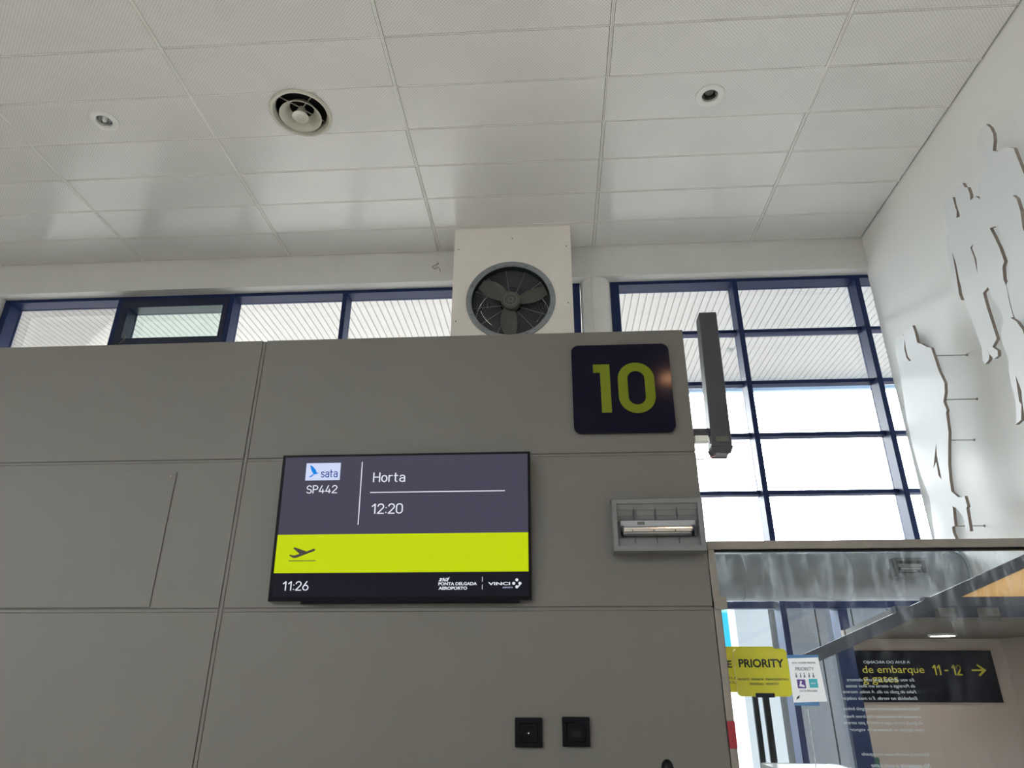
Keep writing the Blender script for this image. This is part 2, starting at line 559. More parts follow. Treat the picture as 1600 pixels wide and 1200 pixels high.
def tile_mesh(w, d):
    t = MB()
    e = 0.004
    t.add([(-w / 2, -d / 2, 0.015), (w / 2, -d / 2, 0.015), (w / 2, d / 2, 0.015), (-w / 2, d / 2, 0.015),
           (-w / 2 + e, -d / 2 + e, 0), (w / 2 - e, -d / 2 + e, 0), (w / 2 - e, d / 2 - e, 0), (-w / 2 + e, d / 2 - e, 0)],
          [(0, 1, 2, 3), (7, 6, 5, 4), (0, 4, 5, 1), (1, 5, 6, 2), (2, 6, 7, 3), (3, 7, 4, 0)])
    return t.mesh('tile', M_TILE)
HOLES = [(-1.757, 3.665, 0.186), (-3.224, 3.65, 0.058), (1.163, 3.669, 0.058)]
def tile_with_hole(w, d, hx, hy, hr):
    t = MB()
    lp = [(-w / 2, -d / 2), (w / 2, -d / 2), (w / 2, d / 2), (-w / 2, d / 2)]
    ring = [(hx + hr * math.cos(2 * math.pi * q / 48), hy + hr * math.sin(2 * math.pi * q / 48)) for q in range(48)]
    t.prism([lp, ring], 0.0, 0.015, 'z')
    return t.mesh('tile', M_TILE)
tile_cache = {}
for i in range(-4, 3):
    xa, xb = X0 + i * PX, X0 + (i + 1) * PX
    xb = min(xb, XR)
    for j in range(-4, 6):
        ya, yb = Y0 + j * PY, min(Y0 + (j + 1) * PY, YW)
        w, d = xb - xa - GX, yb - ya - GY
        if w < 0.05 or d < 0.05:
            continue
        key = (round(w, 3), round(d, 3))
        if key not in tile_cache:
            tile_cache[key] = tile_mesh(w, d)
        me = tile_cache[key]
        cx_, cy_ = (xa + xb) / 2, (ya + yb) / 2
        hit = [q for q in HOLES if abs(q[0] - cx_) < w / 2 and abs(q[1] - cy_) < d / 2]
        if hit:
            me = tile_with_hole(w, d, hit[0][0] - cx_, hit[0][1] - cy_, hit[0][2])
        o = link('tile', me, slab, (cx_, cy_, ZC))
        o.rotation_euler = (random.uniform(-0.004, 0.002), random.uniform(-0.0008, 0.0008), 0)
for i in range(-4, 3):
    x = X0 + i * PX
    for s in (-1, 1):
        part('runner', MB().box(x + s * 0.0055 - 0.004, x + s * 0.0055 + 0.004, Y0 - 4 * PY, YW, ZC - 0.0012, ZC + 0.016), M_RUNNER, slab)
for j in range(-3, 6):
    y = Y0 + j * PY
    if y < YW - 0.02:
        part('cross_runner', MB().box(X0 - 4 * PX, XR, y - 0.0035, y + 0.002, ZC - 0.0006, ZC + 0.016), M_RUNNER, slab)

# ------------------------------------------------------------------ windows
win1 = link('window_1', None, None, (-2.5, YM, 3.6))
tag(win1, 'strip of navy framed windows above the grey panel wall', kind='structure')
win2 = link('window_2', None, None, (1.75, YM, 0.0))
tag(win2, 'tall navy framed glazing between the round column and the white wall', kind='structure')
def bar(win, name, x0, x1, z0, z1, y0=YM, y1=YG + 0.03, m=M_BLUE):
    return part(name, MB().box(x0, x1, y0, y1, z0, z1), m, win, bevel=0.002)
mull1 = [(-5.331, -5.27), (-4.173, -4.125), (-3.066, -3.02), (-1.957, -1.915), (-0.85, -0.805), (0.228, 0.296)]
for a, b in mull1:
    bar(win1, 'mullion', a, b, 3.6, ZL)
for k in range(len(mull1) - 1):
    a, b = mull1[k][1], mull1[k + 1][0]
    bar(win1, 'head_rail', a, b, ZL - 0.033, ZL)
    bar(win1, 'sill_rail', a, b, 3.6, 3.64)
    if k != 1:
        part('pane', MB().box(a, b, YG, YG + 0.012, 3.64, ZL - 0.033), M_GLASS, win1)
# the opening sash of the second bay, heavier and darker
sa, sb = mull1[1][1], mull1[2][0]
sash = MB()
yz0, yz1 = YM - 0.004, YG + 0.02
sash.box(sa, sa + 0.075, yz0, yz1, 4.68, ZL - 0.034).box(sb - 0.05, sb, yz0, yz1, 4.68, ZL - 0.034)
sash.box(sa + 0.075, sb - 0.05, yz0, yz1, ZL - 0.125, ZL - 0.034).box(sa + 0.075, sb - 0.05, yz0, yz1, 4.68, 4.765)
sash_o = part('sash', sash, M_NAVY, win1, label='heavy dark navy opening sash')
part('sash_pane', MB().box(sa + 0.075, sb - 0.05, YG - 0.01, YG + 0.004, 4.765, ZL - 0.125), M_GLASS_G, sash_o)
sl = MB()
sl.box(sa, sb, yz0, yz1, 3.64, 4.67)
part('lower_panel', sl, M_NAVY, win1)
part('handle', MB().tube([(-4.045, YM - 0.012, 4.705), (-4.02, YM - 0.03, 4.708), (-4.0, YM - 0.035, 4.72), (-3.995, YM - 0.03, 4.745), (-3.998, YM - 0.02, 4.77)], 0.006), M_STEEL, sash_o, smooth=True, label='small metal handle')

mull2 = [(0.583, 0.66), (1.70, 1.745), (2.805, 2.85)]
for a, b in mull2:
    bar(win2, 'mullion', a, b, 0.0, ZL)
zs2 = [0.0, 2.325, 2.69, 3.195, 3.69, 4.168, 4.67, ZL - 0.033]
bays2 = [(mull2[0][1], mull2[1][0]), (mull2[1][1], mull2[2][0]), (mull2[2][1], 3.07)]
for a, b in bays2:
    for z in zs2:
        h = {2.325: 0.05, 2.69: 0.12}.get(z, 0.033)
        zq = z if not 0 < z < 5 else 1.75 + (z - 1.75) * 1.0137
        bar(win2, 'head_rail' if z > 5 else 'transom', a, b, zq - (h / 2 if 0 < z < 5 else 0), zq + (h / 2 if 0 < z < 5 else h), YM if not 0 < z < 5 else 5.629, YG + 0.03)
    for z0, z1 in zip(zs2[:-1], zs2[1:]):
        part('pane', MB().box(a, b, YG, YG + 0.012, z0 + 0.03, z1 + 0.01 if z1 < 5 else z1), M_GLASS, win2)
bar(win2, 'door_post', 2.12, 2.19, 0.03, 2.30)

# ------------------------------------------------------------------ outside: canopy, apron, buildings
ZK = 6.15
canopy = thing('canopy', 'white ribbed canopy roof outside the windows', 'canopy', (0, 8.0, ZK))
part('roof_sheet', MB().box(-10, 9.5, 5.8, 10.06, ZK + 0.0121, ZK + 0.06), M_DECKGAP, canopy)
part('fascia', MB().box(-10, 9.5, 10.06, 10.14, ZK - 0.16, ZK + 0.12), M_FASCIA, canopy)
pitch = 0.088
pl = MB()
pl.add([(-0.036, -2.12, 0), (0.036, -2.12, 0), (0.042, -2.12, 0.012), (-0.042, -2.12, 0.012), (-0.036, 2.12, 0), (0.036, 2.12, 0), (0.042, 2.12, 0.012), (-0.042, 2.12, 0.012)],
       [(0, 1, 5, 4), (1, 2, 6, 5), (2, 3, 7, 6), (3, 0, 4, 7), (0, 3, 2, 1), (4, 5, 6, 7)])
plank = pl.mesh('rib', M_DECK)
n = int(19.0 / pitch)
for k in range(n):
    link('rib', plank, canopy, (-9.75 + k * pitch, -0.07, 0.0))
solid('canopy_lamp', MB().lathe([(0.0, -0.036), (0.028, -0.034), (0.045, -0.018), (0.05, -0.001)], (2.56, 8.92, ZK), seg=24), mat('lamp_grey', (150, 150, 148), rough=0.5, var=0.02),
      'small white lamp on the canopy underside beyond the right window', 'lamp', (2.56, 8.92, ZK - 0.036), smooth=True)
struct('ground', MB().box(-150, 150, 5.75, 400, -0.4, -0.2), M_CONC, label='pale concrete apron outside')
struct('ground_side', MB().box(-150, XL - 0.21, -120, 5.74, -0.4, -0.2), M_CONC, label='pale concrete forecourt beside the hall')
M_PIER = mat('pier_paint', (118, 120, 122), rough=0.7, var=0.02)
M_BLDG = mat('grey_cladding', (34, 37, 43), rough=0.6, var=0.06, vscale=2)
M_DKBLDG = mat('dark_cladding', (26, 25, 25), rough=0.7, var=0.05, vscale=2)
pier = thing('pier', 'white rectangular pier standing outside behind the partition glass', 'pier', (3.2, 12.2, -0.2))
part('shaft', MB().box(2.93, 3.47, 12.0, 12.5, -0.2, 3.6), M_PIER, pier, bevel=0.01)
part('joint', MB().box(3.145, 3.15, 11.998, 12.0, -0.2, 3.6), M_GREYINK, pier)
bl = thing('outbuilding', 'grey clad building outside beyond the navy door post', 'building', (4.9, 14, -0.2))
part('end_wall', MB().box(3.62, 3.95, 13.0, 15.0, -0.2, 3.4), M_DKBLDG, bl)
for k in range(4):
    part('cladding_panel', MB().box(3.96 + k * 0.62, 3.96 + k * 0.62 + 0.6, 13.0, 15.0, -0.2, 3.4), M_BLDG, bl, bevel=0.01)
part('roof', MB().box(3.55, 6.5, 12.9, 15.1, 3.4, 3.5), M_DKBLDG, bl)

# ------------------------------------------------------------------ round column in the window line
colm = thing('round_column', 'white round column between two navy window posts', 'column', (0.442, 5.585, 0))
part('shaft', MB().lathe([(0.138, 0.0), (0.138, ZL)], (0.442, 5.585, 0), seg=64), M_WHITE, colm, smooth=True)
part('seam', MB().box(0.4, 0.404, 5.4505, 5.456, 0, ZL), M_LINTEL, colm)
part('collar', MB().lathe([(0.138, ZL - 0.004), (0.143, ZL - 0.004), (0.143, ZL), (0.138, ZL)], (0.442, 5.585, 0), seg=64, closed=True), M_LINTEL, colm, smooth=True)

# ------------------------------------------------------------------ fan housing and fan
YF = 5.10
FC = (-0.323, YF, 1.75 + 3.042)
housing = thing('fan_housing', 'boxed off-white housing hanging from the ceiling around the extractor fan', 'housing', (-0.31, YF, 3.9))
hole = [(FC[0] + 0.345 * math.cos(2 * math.pi * i / 64), FC[2] + 0.345 * math.sin(2 * math.pi * i / 64)) for i in range(64)]
M_HOUSE = mat('housing_board', (240, 235, 228), rough=0.7, var=0.025, vscale=3)
part('front_panel', MB().prism([[(-0.83, 3.9), (0.211, 3.9), (0.211, ZC - 0.001), (-0.83, ZC - 0.001)], hole], YF, YF + 0.02, 'y'), M_HOUSE, housing)
hs = MB()
hs.box(-0.83, -0.81, YF + 0.02, YW - 0.002, 3.9, ZC - 0.001).box(0.191, 0.211, YF + 0.02, YW - 0.002, 3.9, ZC - 0.001).box(-0.81, 0.191, YF + 0.02, YW - 0.002, 3.9, 3.92)
part('side_panels', hs, M_HOUSE, housing)
for x, z in ((-0.79, 5.33), (-0.79, 4.6), (0.17, 5.33), (0.17, 4.75), (-0.31, 5.43)):
    part('screw', MB().lathe([(0, -0.003), (0.005, -0.003), (0.007, 0)], (x, YF, z), 'y', 10), M_GALV, housing)
fan = thing('extractor_fan', 'round galvanised extractor fan with wire guard and three grey blades', 'fan', FC)
part('flange', MB().lathe([(0.384, 0.0), (0.384, -0.012), (0.378, -0.014), (0.345, -0.014), (0.338, -0.008), (0.338, 0.0)], FC, 'y', 72, True), M_GALV, fan, smooth=True)
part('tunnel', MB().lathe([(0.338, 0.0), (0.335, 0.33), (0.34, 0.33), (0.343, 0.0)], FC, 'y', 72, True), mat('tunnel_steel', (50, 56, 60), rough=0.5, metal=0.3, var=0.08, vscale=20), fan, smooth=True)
part('back_plate', MB().lathe([(0.0, 0.335), (0.335, 0.335), (0.335, 0.339), (0.0, 0.339)], FC, 'y', 48), M_NEARBLACK, fan)
for k in range(8):
    a = math.radians(22 + 45 * k)
    part('bolt', MB().lathe([(0, -0.022), (0.007, -0.022), (0.009, -0.014)], (FC[0] + 0.361 * math.cos(a), FC[1], FC[2] + 0.361 * math.sin(a)), 'y', 8), M_GALV, fan)
guard = MB()
for k in range(20):
    r = 0.10 + k * 0.0119
    ring = [(FC[0] + r * math.cos(2 * math.pi * i / 48), FC[1] + 0.055 + 0.02 * (1 - r / 0.33), FC[2] + r * math.sin(2 * math.pi * i / 48)) for i in range(49)]
    guard.tube(ring, 0.0019, 4, cap=False)
part('guard_ring', guard, M_WIRE, fan)['kind'] = 'stuff'
for k in range(12):
    a = math.radians(8 + 30 * k)
    part('guard_spoke', MB().tube([(FC[0] + 0.08 * math.cos(a), FC[1] + 0.072, FC[2] + 0.08 * math.sin(a)), (FC[0] + 0.335 * math.cos(a), FC[1] + 0.053, FC[2] + 0.335 * math.sin(a))], 0.0026, 6), M_WIRE, fan)
for deg in (12, 138, 262):
    a = math.radians(deg)
    vs, fs = [], []
    N = 7
    for i in range(N):
        t = i / (N - 1)
        r = 0.075 + t * 0.245
        wdt = 0.05 + 0.035 * math.sin(math.pi * min(1, t * 0.9 + 0.1))
        tw = math.radians(38 - 18 * t)
        ca = a + 0.12 * t
        for s in (-1, 1):
            for q in (0, 0.006):
                u, dpt = s * wdt * math.cos(tw), s * wdt * math.sin(tw) + q
                vs.append((FC[0] + r * math.cos(ca) - u * math.sin(ca), FC[1] + 0.028 + dpt * 0.3, FC[2] + r * math.sin(ca) + u * math.cos(ca)))
    for i in range(N - 1):
        b0, b1 = i * 4, (i + 1) * 4
        fs += [(b0, b0 + 2, b1 + 2, b1), (b0 + 1, b1 + 1, b1 + 3, b0 + 3), (b0, b1, b1 + 1, b0 + 1), (b0 + 2, b0 + 3, b1 + 3, b1 + 2)]
    fs += [(0, 1, 3, 2), ((N - 1) * 4, (N - 1) * 4 + 2, (N - 1) * 4 + 3, (N - 1) * 4 + 1)]
    part('blade', MB().add(vs, fs), M_FANDARK, fan, smooth=True)
hub = part('hub', MB().lathe([(0, -0.012), (0.072, -0.012), (0.084, -0.005), (0.086, 0.05), (0.0, 0.05)], FC, 'y', 40), M_FANDARK, fan, smooth=True)
for rr in (0.02, 0.055):
    part('hub_ring', MB().lathe([(rr, -0.0121), (rr + 0.002, -0.0135), (rr + 0.004, -0.0121)], FC, 'y', 32), M_GALV, hub)
part('motor', MB().lathe([(0.0, 0.165), (0.095, 0.165), (0.095, 0.33), (0.0, 0.33)], FC, 'y', 32), M_NEARBLACK, fan, smooth=True)
for deg0, deg1, rr in ((195, 232, 0.268), (318, 342, 0.292)):
    part('bright_wire', MB().tube([(FC[0] + rr * math.cos(math.radians(deg0 + (deg1 - deg0) * i / 8)), FC[1] + 0.05, FC[2] + rr * math.sin(math.radians(deg0 + (deg1 - deg0) * i / 8))) for i in range(9)], 0.003, 6), M_CHROME, fan, smooth=True)

# a stray tangle of thin dark wire poking from the lintel
wire = MB().tube([(-1.036, YW - 0.004, 5.43), (-1.03, YW - 0.012, 5.405), (-1.05, YW - 0.02, 5.39), (-1.087, YW - 0.012, 5.375), (-1.072, YW - 0.02, 5.352), (-1.04, YW - 0.02, 5.345), (-1.045, YW - 0.016, 5.372), (-1.028, YW - 0.014, 5.368), (-1.012, YW - 0.012, 5.345), (-1.008, YW - 0.004, 5.32)], 0.0022, 6)
solid('wire_end', wire, M_INK, 'thin dark stray wire curling from the lintel beside the fan housing', 'wire', (-1.036, YW, 5.32), smooth=True)
# white disc fastened on the first mullion
solid('cable_clip', MB().lathe([(0.011, 0), (0.012, -0.008), (0.026, -0.008), (0.028, 0.0)], (-5.296, YM, 4.79), 'y', 20), M_WHITE,
      'small white round clip on the leftmost navy window bar', 'clip', (-5.296, YM, 4.762), smooth=True)

# ------------------------------------------------------------------ ceiling fittings
DC = (-1.757, 3.665, ZC)
dif = thing('air_diffuser', 'round off-white air diffuser with nested cones in the ceiling', 'diffuser', DC)
M_DIF = mat('diffuser_enamel', (206, 204, 190), rough=0.28, var=0.03, vscale=10)
part('rim', MB().lathe([(0.222, 0.0), (0.222, -0.008), (0.212, -0.016), (0.198, -0.013), (0.184, 0.004), (0.18, 0.03)], DC, seg=72), M_DIF, dif, smooth=True)
part('throat', MB().lathe([(0.181, 0.02), (0.181, 0.14), (0.0, 0.14)], DC, seg=48), M_NEARBLACK, dif, smooth=True)
part('middle_cone', MB().lathe([(0.146, -0.034), (0.149, -0.031), (0.125, 0.0), (0.088, 0.05), (0.085, 0.05), (0.108, 0.006), (0.136, -0.026)], DC, seg=64, closed=True), M_DIF, dif, smooth=True)
part('centre_cone', MB().lathe([(0.0, -0.030), (0.022, -0.030), (0.026, -0.033), (0.052, -0.035), (0.058, -0.038), (0.060, -0.034), (0.04, -0.004), (0.022, 0.05)], DC, seg=48), M_DIF, dif, smooth=True)
for k in range(4):
    a = math.radians(45 + 90 * k)
    part('strut', MB().tube([(DC[0] + 0.02 * math.cos(a), DC[1] + 0.02 * math.sin(a), ZC + 0.045), (DC[0] + 0.18 * math.cos(a), DC[1] + 0.18 * math.sin(a), ZC + 0.04)], 0.004, 6), M_DIF, dif)
for lx, ly, lab, lamp in ((-3.224, 3.65, 'unlit white recessed downlight left of the round air diffuser', True), (1.163, 3.669, 'unlit white recessed downlight right of the fan housing', False)):
    L = (lx, ly, ZC)
    dl = thing('downlight', lab, 'downlight', L, 'recessed ceiling downlights')
    part('trim_ring', MB().lathe([(0.100, 0.0), (0.099, -0.006), (0.09, -0.009), (0.062, -0.010), (0.056, -0.007), (0.054, 0.01)], L, seg=48), M_WHITE, dl, smooth=True)
    part('reflector', MB().lathe([(0.055, 0.0), (0.053, 0.03), (0.045, 0.07), (0.03, 0.09), (0.0, 0.092)], L, seg=40), M_CHROME, dl, smooth=True)
    if lamp:
        part('bulb', MB().lathe([(0.0, -0.006), (0.014, -0.004), (0.017, 0.004), (0.017, 0.09)], L, seg=20), M_WHITE, dl, smooth=True)
    else:
        part('bulb', MB().lathe([(0.0, 0.028), (0.03, 0.03), (0.036, 0.04), (0.025, 0.09)], L, seg=24), mat('smoked_bulb', (90, 96, 92), rough=0.1, var=0.02), dl, smooth=True)

HL = (1.59, -2.57, ZC + 0.014)
hl = thing('hall_lamp', 'warm round ceiling lamp behind the viewer, mirrored in the gate sign', 'lamp', HL)
part('trim_ring', MB().lathe([(0.12, 0.0), (0.12, -0.012), (0.095, -0.014), (0.095, 0.0)], HL, seg=40), M_WHITE, hl, smooth=True)
part('diffuser', MB().lathe([(0.0, -0.008), (0.095, -0.008), (0.095, -0.004), (0.0, -0.004)], HL, seg=40), mat('amber_lamp', (255, 188, 140), rough=0.4, emit=110.0), hl)

# ------------------------------------------------------------------ grey panel wall
YP = 3.0
XE = 0.648
pw = struct('wall_partition', MB().box(-7.0, XE - 0.003, YP + 0.004, YP + 0.12, 0, 1.75 + 1.589), M_STRIP, label='wall of large grey laminate panels')
rows = [(0.05, 0.70), (0.71, 1.37), (1.38, 2.040), (2.058, 2.709), (2.725, 1.75 + 1.594)]
colsx = [(-5.6, -3.52), (-3.502, -1.439), (-1.418, XE)]
for a, b in colsx:
    for z0, z1 in rows:
        part('panel', MB().box(a, b, YP, YP + 0.02, z0, z1), M_PANEL, pw, bevel=0.0015)
part('end_cap', MB().box(XE - 0.003, XE, YP + 0.02, YP + 0.12, 0, 1.75 + 1.592), M_PANEL, pw)
for zj0, zj1 in ((0.701, 0.708), (1.371, 1.378), (2.042, 2.0525), (2.7105, 2.7195)):
    for a, b in colsx:
        part('joint_cover', MB().box(a, b, YP + 0.0008, YP + 0.006, zj0, zj1), M_PANEL, pw)
part('joint_cover', MB().box(-1.4345, -1.4225, YP + 0.0015, YP + 0.006, 0.05, 3.34), M_PANEL, pw)
ap = thing('access_plate', 'thin grey access plate screwed over the left wall panels', 'plate', (-2.35, YP - 0.004, 2.06))
part('sheet', MB().box(-2.95, -1.745, YP - 0.0045, YP - 0.0005, 2.062, 2.662), M_PANEL, ap, bevel=0.001)
for x, z in ((-1.768, 2.642), (-1.768, 2.082), (-2.93, 2.642), (-2.93, 2.082)):
    part('screw', MB().lathe([(0, -0.0025), (0.004, -0.0025), (0.006, 0)], (x, YP - 0.0045, z), 'y', 10), M_STEEL, ap)

# gate number sign
sg = thing('gate_sign', 'navy rounded square sign with lime gate number 10', 'sign', (0.337, YP - 0.016, 2.81))
part('board', MB().prism([rrect(0.105, 0.569, 2.814, 3.264, 0.035)], YP - 0.016, YP - 0.0005, 'y'), M_SIGN, sg)
part('digit', MB().prism([[(0.205, 3.159), (0.283, 3.159), (0.283, 2.913), (0.237, 2.913), (0.237, 3.116), (0.205, 3.116)]], YP - 0.0185, YP - 0.0162, 'y'), M_LIME, sg, label='lime figure 1')
part('digit', MB().prism([rrect(0.319, 0.489, 2.908, 3.164, 0.083, 10), rrect(0.364, 0.444, 2.950, 3.121, 0.0395, 10)], YP - 0.0185, YP - 0.0162, 'y'), M_LIME, sg, label='lime figure 0')

# two black sockets
for x0, zt, lab, hole_ in ((-0.167, 1.641, 'left one of the two black wall sockets, with a tiny light dot', 0), (0.017, 1.644, 'right one of the two black wall sockets, beside the microphone', 1)):
    so = thing('wall_socket', lab, 'socket', (x0 + 0.054, YP, zt - 0.104), 'black wall sockets')
    part('frame', MB().prism([rrect(x0, x0 + 0.107, zt - 0.104, zt, 0.004, 3), rrect(x0 + 0.016, x0 + 0.091, zt - 0.088, zt - 0.02, 0.003, 3)], YP - 0.014, YP - 0.0003, 'y'), M_BLACK, so)
    part('insert', MB().box(x0 + 0.017, x0 + 0.09, YP - 0.009, YP - 0.0003, zt - 0.087, zt - 0.021), M_BLACK, so, bevel=0.002)
    if hole_ == 0:
        part('hood', MB().box(x0 + 0.026, x0 + 0.081, YP - 0.012, YP - 0.009, zt - 0.034, zt - 0.027), M_BLACK, so)
        part('indicator', MB().lathe([(0, -0.002), (0.003, -0.001), (0.003, 0)], (x0 + 0.053, YP - 0.009, zt - 0.055), 'y', 10), M_WHITE, so)
    else:
        part('slot', MB().box(x0 + 0.036, x0 + 0.071, YP - 0.0105, YP - 0.009, zt - 0.072, zt - 0.05), M_NEARBLACK, so)

# ------------------------------------------------------------------ departure display (tilted 5 degrees down)
TW, TH = 1.120, 0.632
tilt = math.atan2(0.054, 0.6297)
tv = thing('departure_screen', 'wide black departure screen on the grey panel wall showing Horta', 'screen', (-1.216, 2.971, 1.75 + 0.330))
tv.rotation_euler = (tilt, 0, 0)     # top leans towards the hall
def L2(u, v):
    return (u, TH - v)
bez = 0.012
part('casing', MB().box(0.02, TW - 0.02, 0.006, 0.03, 0.02, TH - 0.02), M_BLACK, tv, local=True)
part('bezel', MB().prism([[(0, 0), (TW, 0), (TW, TH), (0, TH)], [(bez, bez + 0.005), (TW - bez, bez + 0.005), (TW - bez, TH - bez * 0.8), (bez, TH - bez * 0.8)]], 0, 0.02, 'y'), M_BLACK, tv, local=True)
part('lower_lip', MB().box(0.14, TW - 0.05, 0.006, 0.026, -0.012, 0.0), M_BLACK, tv, local=True)
S_SLATE = screen_mat('screen_slate', (70, 68, 84))
S_YEL = screen_mat('screen_lime', (194, 213, 4))
S_DK = screen_mat('screen_black', (20, 20, 30))
S_WH = screen_mat('screen_white', (225, 228, 240))
S_LG = screen_mat('screen_logo_white', (205, 216, 245))
S_BL = screen_mat('screen_blue', (20, 130, 225))
S_DB = screen_mat('screen_deep_blue', (34, 58, 140))
S_GR = screen_mat('screen_dark_icon', (70, 68, 60))
def scr(name, u0, u1, v0, v1, m, y=0.004, parent=tv, th=0.001):
    return part(name, MB().box(u0, u1, y - th, y + 0.002, TH - v1, TH - v0), m, parent, local=True)
f1 = scr('screen_field', bez, TW - bez, 0.0096, 0.354, S_SLATE)
f2 = scr('screen_band', bez, TW - bez, 0.354, 0.516, S_YEL)
f3 = scr('screen_footer', bez, TW - bez, 0.516, 0.615, S_DK)
def tl(s, u0, u1, vtop, vbot, m, parent, bold=0.0, y=0.0028, shear=0.0):
    return lettering(s, u0, TH - vbot, u1 - u0, vbot - vtop, y, m, parent, bold=bold, local=True, shear=shear)
def st(s, u0, u1, vtop, vbot, m, parent, y=0.0028):
    return stroke_text(s, u0, TH - vbot, u1 - u0, vbot - vtop, y, m, parent)
lg = scr('airline_logo', 0.111, 0.268, 0.0375, 0.1155, S_LG, 0.0026, f1, 0.0006)
bird = [(0.128, 0.047), (0.139, 0.051), (0.155, 0.067), (0.162, 0.082), (0.171, 0.081), (0.163, 0.087), (0.150, 0.089), (0.138, 0.100), (0.125, 0.101), (0.136, 0.094), (0.147, 0.087), (0.136, 0.071)]
part('bird_mark', MB().prism([[L2(*q) for q in bird]], 0.0012, 0.0018, 'y'), S_BL, lg, local=True)
st('sata', 0.181, 0.257, 0.066, 0.1035, S_DB, lg, y=0.0018)
st('SP442', 0.121, 0.261, 0.138, 0.1745, S_WH, f1)
st('Horta', 0.419, 0.564, 0.084, 0.128, S_WH, f1)
st('12:20', 0.419, 0.560, 0.2225, 0.268, S_WH, f1)
scr('rule', 0.3635, 0.3675, 0.035, 0.314, S_WH, 0.0026, f1)
scr('rule', 0.410, 1.008, 0.1715, 0.1755, S_WH, 0.0026, f1)
plane = [(0.087, 0.412), (0.091, 0.409), (0.097, 0.409), (0.148, 0.426), (0.177, 0.4145), (0.183, 0.415), (0.1855, 0.4195), (0.181, 0.4245), (0.104, 0.4525), (0.092, 0.4535), (0.073, 0.4435), (0.0735, 0.439), (0.094, 0.4425), (0.117, 0.436)]
part('takeoff_icon', MB().prism([[L2(*q) for q in plane]], 0.0020, 0.0028, 'y'), S_GR, f2, local=True)
scr('rule', 0.072, 0.191, 0.4635, 0.4667, S_GR, 0.0026, f2)
st('11:26', 0.055, 0.170, 0.5495, 0.5885, S_WH, f3)
for q in ([(0.728, 0.554), (0.729, 0.550), (0.737, 0.545), (0.731, 0.545), (0.732, 0.541), (0.744, 0.541), (0.742, 0.546), (0.735, 0.551), (0.742, 0.551), (0.741, 0.554)],
          [(0.743, 0.554), (0.747, 0.540), (0.751, 0.540), (0.753, 0.550), (0.755, 0.550), (0.758, 0.540), (0.761, 0.540), (0.757, 0.554), (0.751, 0.554), (0.749, 0.546), (0.747, 0.554)],
          [(0.758, 0.554), (0.760, 0.550), (0.764, 0.546), (0.762, 0.541), (0.768, 0.540), (0.774, 0.536), (0.770, 0.547), (0.764, 0.551), (0.768, 0.551), (0.767, 0.554)]):
    part('airport_mark', MB().prism([[L2(*p) for p in q]], 0.0020, 0.0028, 'y'), S_WH, f3, local=True)
tl('PONTA DELGADA', 0.727, 0.890, 0.5575, 0.5705, S_WH, f3, bold=0.03)
tl('AEROPORTO', 0.728, 0.849, 0.5755, 0.5885, S_WH, f3, bold=0.03)
scr('divider', 0.9115, 0.9135, 0.536, 0.5565, S_WH, 0.0026, f3)
scr('divider', 0.9115, 0.9135, 0.568, 0.588, S_WH, 0.0026, f3)
tl('VINCI', 0.937, 1.030, 0.5585, 0.571, S_WH, f3, bold=0.03)
tl('AIRPORTS', 0.998, 1.040, 0.5775, 0.5835, S_LG, f3)
for cu, cv in ((1.058, 0.550), (1.058, 0.578), (1.045, 0.564), (1.071, 0.564)):
    part('operator_mark', MB().prism([[L2(cu + 0.0068 * math.cos(math.radians(22.5 + 45 * i)), cv + 0.0066 * math.sin(math.radians(22.5 + 45 * i))) for i in range(8)]], 0.0020, 0.0028, 'y'), S_WH, f3, local=True)
part('operator_mark', MB().prism([[L2(*q) for q in ((1.062, 0.576), (1.069, 0.569), (1.072, 0.572), (1.065, 0.579))]], 0.0020, 0.0028, 'y'), S_WH, f3, local=True)
part('wall_mount', MB().box(0.3, 0.82, 0.03, 0.045, 0.06, 0.18), M_BLACK, tv, local=True)

